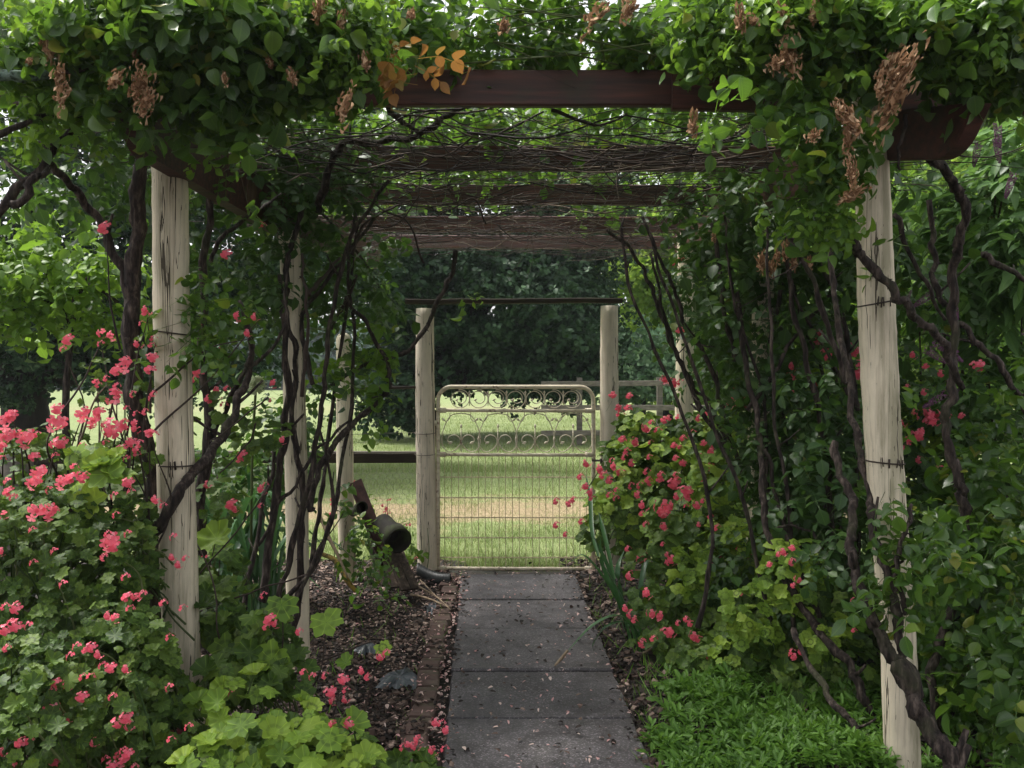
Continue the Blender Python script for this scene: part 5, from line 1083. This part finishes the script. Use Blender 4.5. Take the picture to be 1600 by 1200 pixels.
for k in range(60):
    c = P(R.uniform(325, 430), 900, 5.2+R.uniform(-.3, .4)); c[2] = 0; a = R.uniform(0, 6.28); h = R.uniform(.35, .85); o_ = R.uniform(.15, .45)
    rows.append([c, c+[math.cos(a)*o_*.35, math.sin(a)*o_*.35, h*.7], c+[math.cos(a)*o_*.8, math.sin(a)*o_*.8, h], c+[math.cos(a)*o_*1.3, math.sin(a)*o_*1.3, h*.72]])
strap_leaves(rows, .017).build('leaves', M['strap'], ag)
fp = P(400, 602, 5.0); b = MB(); b.tube(smooth_path([P(392, 905, 5.2), P(394, 720, 5.1), fp], 6), .007, 6); b.build('stalk', M['greenstem'], ag)
n = 70; u = nrm(R.standard_normal((n, 3))+[0, 0, .3]); bake('flower_globe', [(LANCE, frames(np.cross(u, [.3, .5, .1]), u, np.full(n, .055)*R.uniform(.8, 1.1, n)), np.tile(fp, (n, 1))), (ROS[0], frames(u, R.standard_normal((n, 3)), np.full(n, .010)), fp+u*.046)], M['white_floret'], ag)
n = 40; fp2 = P(195, 622, 7.5); 
wf = thing('agapanthus', 'small cream agapanthus head on a bare stalk seen just left of the rose trunk', 'flower', (fp2[0], fp2[1], 0))
b = MB(); b.tube([[fp2[0], fp2[1], 0], fp2], .007, 6); b.build('stalk', M['greenstem'], wf)
u = nrm(R.standard_normal((n, 3))+[0, 0, .3]); bake('flower_globe', [(LANCE, frames(np.cross(u, [.3, .5, .1]), u, np.full(n, .07)*R.uniform(.8, 1.1, n)), np.tile(fp2, (n, 1)))], M['white_floret'], wf)
sl = thing('strap_leaf_clump', 'clump of long dark strap leaves bending over the right side of the path, one broken', 'plant', P(985, 1010, 5.2)*[1, 1, 0])
def q_(*r): return [P(*t) for t in r]
rows = [q_((990, 1010, 5.0), (960, 930, 5.1), (915, 870, 5.2), (892, 878, 5.2)), q_((985, 1000, 5.0), (955, 900, 5.2), (935, 855, 5.3), (925, 835, 5.3)), q_((975, 985, 5.0), (960, 930, 5.0), (940, 880, 5.1), (938, 840, 5.1)),
        q_((990, 1000, 4.9), (975, 940, 4.9), (950, 895, 4.9), (940, 878, 4.9)), q_((1000, 1020, 4.8), (975, 965, 4.7), (930, 975, 4.6), (880, 1025, 4.55)), q_((1005, 1015, 4.8), (985, 975, 4.7), (950, 978, 4.6), (928, 1005, 4.6), (927, 1018, 4.6)),
        q_((1010, 1015, 4.8), (1000, 985, 4.8), (985, 975, 4.7), (980, 992, 4.7)), q_((935, 870, 5.4), (925, 830, 5.6), (922, 780, 5.8), (915, 740, 6)), q_((960, 905, 5.4), (945, 840, 5.6), (935, 800, 5.8)), q_((1000, 1005, 5), (1000, 930, 5), (1010, 880, 5.1), (1030, 880, 5.1)), q_((985, 1005, 5), (970, 930, 4.9), (965, 890, 4.9), (975, 860, 5))]
strap_leaves(rows, .013).build('leaves', M['strap'], sl)
b = MB(); b.tube([P(887, 1016, 4.56), P(878, 1028, 4.54), P(867, 1040, 4.5)], [.006, .008, .005], 6); b.build('dry_leaf_tip', M['stick'], sl)
b = MB(); b.tube(smooth_path([P(945, 1032, 4.7), P(975, 1030, 4.75), P(1010, 1018, 4.8), (P(1040, 1000, 4.9))], 6, .003), .006, 6); b.tube(smooth_path([P(945, 880, 6.2), P(990, 890, 5.9), P(1060, 890, 5.6)], 6, .003), .006, 6)
solo(b, 'dead_stick', M['stick'], P(990, 1030, 4.8), 'thin curved tan stem lying at the right edge of the path under the geranium', 'stick')

# low herb carpet, lower right
def patch(n, quad, tm, size, up=1.0):
    x = R.uniform(quad[0], quad[1], n); yv = R.uniform(quad[2], quad[3], n); d = F*CH/(yv-HZ); X = (x-CX)*d/F
    keep = R.random(n) < .35+.65*(np.sin(X*9+1)*np.sin(d*8)+.5*np.sin(X*21)*np.sin(d*17) > -.15); X, d = X[keep], d[keep]; n = len(X)
    z = .02+.05*R.random(n)+.05*np.sin(X*7)*np.sin(d*6); pos = np.stack([X, d, z.clip(.012)], 1)
    return split(tm, frames(np.array([0, 0, up])+R.normal(0, .3, (n, 3)), R.standard_normal((n, 3)), size*R.uniform(.6, 1.3, n)), pos)
hg = []
for q in ((1045, 1400, 1095, 1230, 1500), (1080, 1380, 1075, 1110, 200), (1010, 1100, 1160, 1260, 110), (1030, 1200, 1045, 1100, 60), (1420, 1600, 1120, 1230, 130)): hg += patch(q[4], q[:4], HERB, .048)
for q in ((1040, 1400, 1080, 1230, 130), (1020, 1200, 1060, 1200, 60)): hg += patch(q[4], q[:4], GER_LO, .026)
nh = 500; x = R.uniform(.5, 1.9, nh); y = R.uniform(3.2, 4.4, nh); hg += [(BL, _bl(R.uniform(0, 6.28, nh), R.normal(0, .4, (nh, 2)), R.uniform(.03, .09, nh)), np.stack([x, y, 0*x], 1))]
tag(bake('ground_cover', hg, M['herb']), 'carpet of bright green lance leaved herbs at the foot of the front right post', 'ground cover', kind='stuff')
g = []
for (xr, yr, n) in (((.46, .9), (3.2, 6.3), 260), ((-1.2, -.6), (3.4, 6.4), 260), ((.6, 1.5), (3.8, 4.6), 900), ((-.46, -.36), (3.2, 6.6), 60)):
    x = R.uniform(*xr, n); y = R.uniform(*yr, n); g += [(BL, _bl(R.uniform(0, 6.28, n), R.normal(0, .5, (n, 2)), R.uniform(.02, .10, n)), np.stack([x, y, 0*x], 1))]
tag(bake('weeds', g, M['herb']), 'thin grass and weeds growing through the leaf litter beside the path', 'weeds', kind='stuff')

def bush(name, label, cat, base, spec, n, lm, size=.7, tm=COMP_LO, leaves=4, stems=(), group=None, shell=.3):
    t = thing(name, label, cat, (base[0], base[1], 0), group)
    b = MB()
    for s in stems: b.tube(smooth_path([P(*q) for q in s[1:]], 6, .006), [s[0], s[0]*.5], 8, jit=.05)
    if not stems:
        for _ in range(7):
            c = P(*spec[R.integers(0, len(spec))][:3]); b.tube(smooth_path([[base[0]+R.normal(0, .08), base[1], 0], (np.array([base[0], base[1], 0])+c)/2+R.normal(0, .08, 3), c], 6, .006), [.016, .005], 7)
    build_each(b, 'stem', M['bark'], t)
    foliage(t, spec, n, tm, lm, leaves, size, .3, shell, twig=False); return t
bush('leafy_sapling', 'thin sapling with a lime green crown behind the geraniums at the left edge', 'sapling', (P(105, 900, 5.4)[0], 5.4),
     [(60, 425, 5.4, 70, 50, .3), (150, 415, 5.4, 55, 50, .3), (30, 370, 5.5, 45, 25, .25), (10, 470, 5.5, 45, 35, .3), (180, 470, 5.3, 30, 30, .2), (110, 500, 5.4, 50, 20, .25, .6), (-40, 420, 5.4, 50, 70, .3)], 170, M['lime'], .85, COMP_LO, 4,
     [(.028, (106, 930, 5.4), (105, 760, 5.4), (104, 640, 5.4), (108, 540, 5.4), (120, 440, 5.4)), (.014, (112, 520, 5.4), (85, 460, 5.4), (60, 400, 5.4)), (.014, (115, 480, 5.4), (140, 430, 5.4), (185, 400, 5.4)), (.010, (130, 440, 5.4), (180, 470, 5.3), (200, 500, 5.3)), (.010, (95, 480, 5.4), (50, 470, 5.5), (0, 500, 5.5))])
bush('garden_shrub', 'dark glossy shrub behind the agapanthus between the two left posts', 'shrub', (P(440, 880, 5.8)[0], 5.8),
     [(430, 680, 5.8, 50, 50, .3), (400, 760, 5.8, 60, 60, .3), (330, 720, 5.9, 40, 30, .2, .5), (480, 860, 5.8, 22, 30, .15, .6), (250, 760, 5.8, 50, 60, .3)], 95, M['rose_dark'], .75)
bush('garden_shrub', 'tall dark shrub closing the gap behind the right-hand rose canes', 'shrub', (1.9, 6.9),
     [(1220, 800, 6.8, 110, 110, .4), (1330, 650, 6.9, 90, 130, .4), (1200, 520, 7.4, 90, 120, .4), (1330, 900, 6.4, 110, 100, .4), (1290, 430, 7.2, 100, 100, .3, .7), (1130, 820, 6.9, 60, 120, .3)], 400, M['rose_dark'], 1.05)
bush('garden_shrub', 'light green bush beyond the right-hand posts, brightest above the pink flowers', 'shrub', (3.9, 9.2),
     [(1300, 520, 9.5, 120, 90, .5), (1430, 480, 9.2, 110, 100, .5), (1380, 340, 9.5, 120, 100, .5), (1550, 560, 9, 110, 100, .5), (1400, 620, 9.4, 150, 50, .5), (1230, 420, 9.8, 80, 110, .4)], 560, M['lime'], 1.15)
bush('garden_shrub', 'dark leafy shrub low at the right edge behind the twisted rose', 'shrub', (2.9, 5.4),
     [(1560, 900, 5.2, 120, 150, .4), (1450, 1000, 5.0, 80, 110, .3), (1600, 1100, 4.6, 100, 110, .3), (1420, 800, 5.6, 50, 80, .3)], 300, M['rose_dark'], .95)
bl = thing('buddleia', 'buddleia bush with drooping purple flower spikes at the upper right', 'shrub', (P(1560, 900, 5.2)[0], 5.2, 0))
b = MB()
for (x, y) in ((1580, 250), (1520, 350), (1600, 450), (1480, 420), (1560, 200), (1540, 560), (1600, 640), (1460, 600), (1440, 520)):
    c = P(x, y, 5.0); z0 = np.array([P(1560, 900, 5.2)[0]+R.normal(0, .1), 5.2, 0]); b.tube(smooth_path([z0, (z0+c)/2+R.normal(0, .08, 3), c], 6, .008), [.016, .004], 6)
build_each(b, 'stem', M['bark_light'], bl)
pos, u = blob([(1540, 350, 5.1, 80, 100, .35), (1590, 240, 5.1, 60, 70, .3), (1480, 470, 5.1, 70, 70, .3), (1580, 500, 5.0, 70, 90, .3), (1450, 330, 5.4, 50, 70, .25, .6), (1500, 620, 5.1, 80, 50, .3), (1590, 400, 4.7, 50, 80, .3)], 2300, .3)
d = nrm(u*[1, 1, .3]+R.normal(0, .5, (len(u), 3))+[0, 0, -.45]); LB = leaflet([0, .2, .5, .8, 1.0], [0, .13, .17, .10, 0], .35, .5)
bake('foliage', [(LB, frames(wild(len(u), u, .8, .35, .3), d, .13*R.uniform(.6, 1.2, len(u))), pos)], M['shrub'] if False else leaf_mat('buddleia_leaf', [(0, (.03, .085, .03)), (.5, (.06, .14, .045)), (1, (.13, .24, .08))], (.22, .40, .07), .5, .4, .35, 'leaf'), bl)
SP = []
for s in range(2):
    n = 150; t = np.random.default_rng(s).random(n); rs = np.random.default_rng(s+3); a = rs.uniform(0, 6.28, n); r = .017*(1-t)**.6+.003
    pos = np.stack([np.cos(a)*r, np.sin(a)*r, -t*.17+.04*t*t], 1); u = np.stack([np.cos(a), np.sin(a), -.3+0*a], 1)
    o = bake('flower_spike', [(ROS[s], frames(u, rs.standard_normal((n, 3)), np.full(n, .0055)), pos)], M['purple']); SP.append(o.data); bpy.data.objects.remove(o)
for (x, y, rx) in ((1462, 455, -.9), (1455, 537, 1.2), (1478, 615, -1.0), (1445, 545, 1.0), (1558, 190, .2), (1557, 215, .3), (1585, 270, -.3), (1600, 517, 1.2), (1600, 685, 1.1), (1487, 460, .2), (1560, 745, .4), (1530, 220, -.2), (1470, 540, .9)):
    o = put(SP[R.integers(0, 2)], 'flower_spike', bl, P(x, y, 4.55), .95, R.uniform(-.3, .3)); o.rotation_euler = (R.normal(0, .2), rx*-1, 0)
# penstemon by the fence
pn = thing('penstemon', 'slim plant with magenta tubular flowers between the fence post and the gate post', 'flower', P(612, 880, 6.5)*[1, 1, 0])
b = MB()
for (x, y) in ((605, 780), (612, 800), (640, 815), (602, 790), (668, 825), (520, 800)): c = P(x, y, 6.5); b.tube(smooth_path([[c[0]+R.normal(0, .04), 6.5, 0], c*[1, 1, .5]+[.01, 0, 0], c], 5), [.004, .002], 5)
build_each(b, 'stem', M['greenstem'], pn)
for (x, y, s) in ((604, 795, .5), (607, 802, .5), (602, 810, .55), (606, 812, .5), (598, 790, .4), (606, 782, .4), (611, 780, .4), (641, 820, .4), (650, 872, .4), (544, 802, .4), (519, 780, .5), (518, 788, .4), (555, 752, .4), (555, 770, .45), (530, 762, .35), (516, 803, .4), (576, 892, .5), (641, 841, .35), (636, 820, .3), (601, 800, .45)):
    put(UM[0], 'flower', pn, P(x, y, 6.35), s*1.05, R.uniform(-1, 1))
foliage(pn, [(610, 840, 6.5, 30, 25, .1), (640, 850, 6.6, 20, 15, .1), (590, 800, 6.6, 20, 20, .08)], 16, COMP_LO, M['lime'], 3, .5, twig=False)

# ================================================================ LIGHT, SKY, AIR, CAMERA
w = bpy.data.worlds.new('World'); scene.world = w; w.use_nodes = True; nt = w.node_tree; nt.nodes.clear()
sky = nt.nodes.new('ShaderNodeTexSky'); sky.sky_type = 'NISHITA'; sky.sun_disc = False
SE, SR = math.radians(62), math.radians(-62)
sky.sun_elevation = SE; sky.sun_rotation = SR; sky.air_density = 1.0; sky.dust_density = 3.0; sky.ozone_density = 1.0
hs = nt.nodes.new('ShaderNodeHueSaturation'); hs.inputs['Saturation'].default_value = .14
bg = nt.nodes.new('ShaderNodeBackground'); bg.inputs['Strength'].default_value = .135
wo = nt.nodes.new('ShaderNodeOutputWorld')
nt.links.new(sky.outputs[0], hs.inputs['Color']); nt.links.new(hs.outputs[0], bg.inputs[0]); nt.links.new(bg.outputs[0], wo.inputs[0])
sl_ = bpy.data.lights.new('sun', 'SUN'); sl_.energy = 2.6; sl_.angle = math.radians(9); sl_.color = (1, .96, .90)
so = bpy.data.objects.new('sun', sl_); C.objects.link(so)
dirv = Vector((math.sin(SR)*math.cos(SE), math.cos(SR)*math.cos(SE), math.sin(SE)))
so.rotation_euler = dirv.to_track_quat('Z', 'Y').to_euler()
hb = MB(); hx, hy0, hy1, hz0, hz1 = 70, -3, 112, -1.8, 22
hb.add([[x, y, z] for z in (hz0, hz1) for (x, y) in ((-hx, hy0), (hx, hy0), (hx, hy1), (-hx, hy1))], [(3, 2, 1, 0), (4, 5, 6, 7), (0, 1, 5, 4), (1, 2, 6, 5), (2, 3, 7, 6), (3, 0, 4, 7)])
m, nt_, N_, L_, out_ = mat('damp_air'); pv = N_.new('ShaderNodeVolumePrincipled'); pv.inputs['Color'].default_value = (.86, .92, 1, 1); pv.inputs['Density'].default_value = .0008; pv.inputs['Anisotropy'].default_value = .3
L_.new(pv.outputs[0], out_.inputs['Volume'])
tag(hb.build('haze', m, smooth=False), 'thin damp haze paling the far side of the paddock', 'haze', kind='stuff')
cam = bpy.data.cameras.new('camera'); co = bpy.data.objects.new('camera', cam); C.objects.link(co)
co.location = (0, 0, CH); co.rotation_euler = (math.radians(90), 0, 0)
cam.sensor_width = 36; cam.lens = F/1600*36; cam.shift_y = -(600-HZ)/1600; cam.clip_end = 2000; cam.clip_start = .05
scene.camera = co
scene.view_settings.view_transform = 'Standard'; scene.view_settings.look = 'None'; scene.view_settings.gamma = 1; scene.view_settings.exposure = 1.15
scene.cycles.max_bounces = 8; scene.cycles.diffuse_bounces = 4; scene.cycles.transmission_bounces = 4; scene.cycles.glossy_bounces = 2; scene.cycles.use_denoising = True
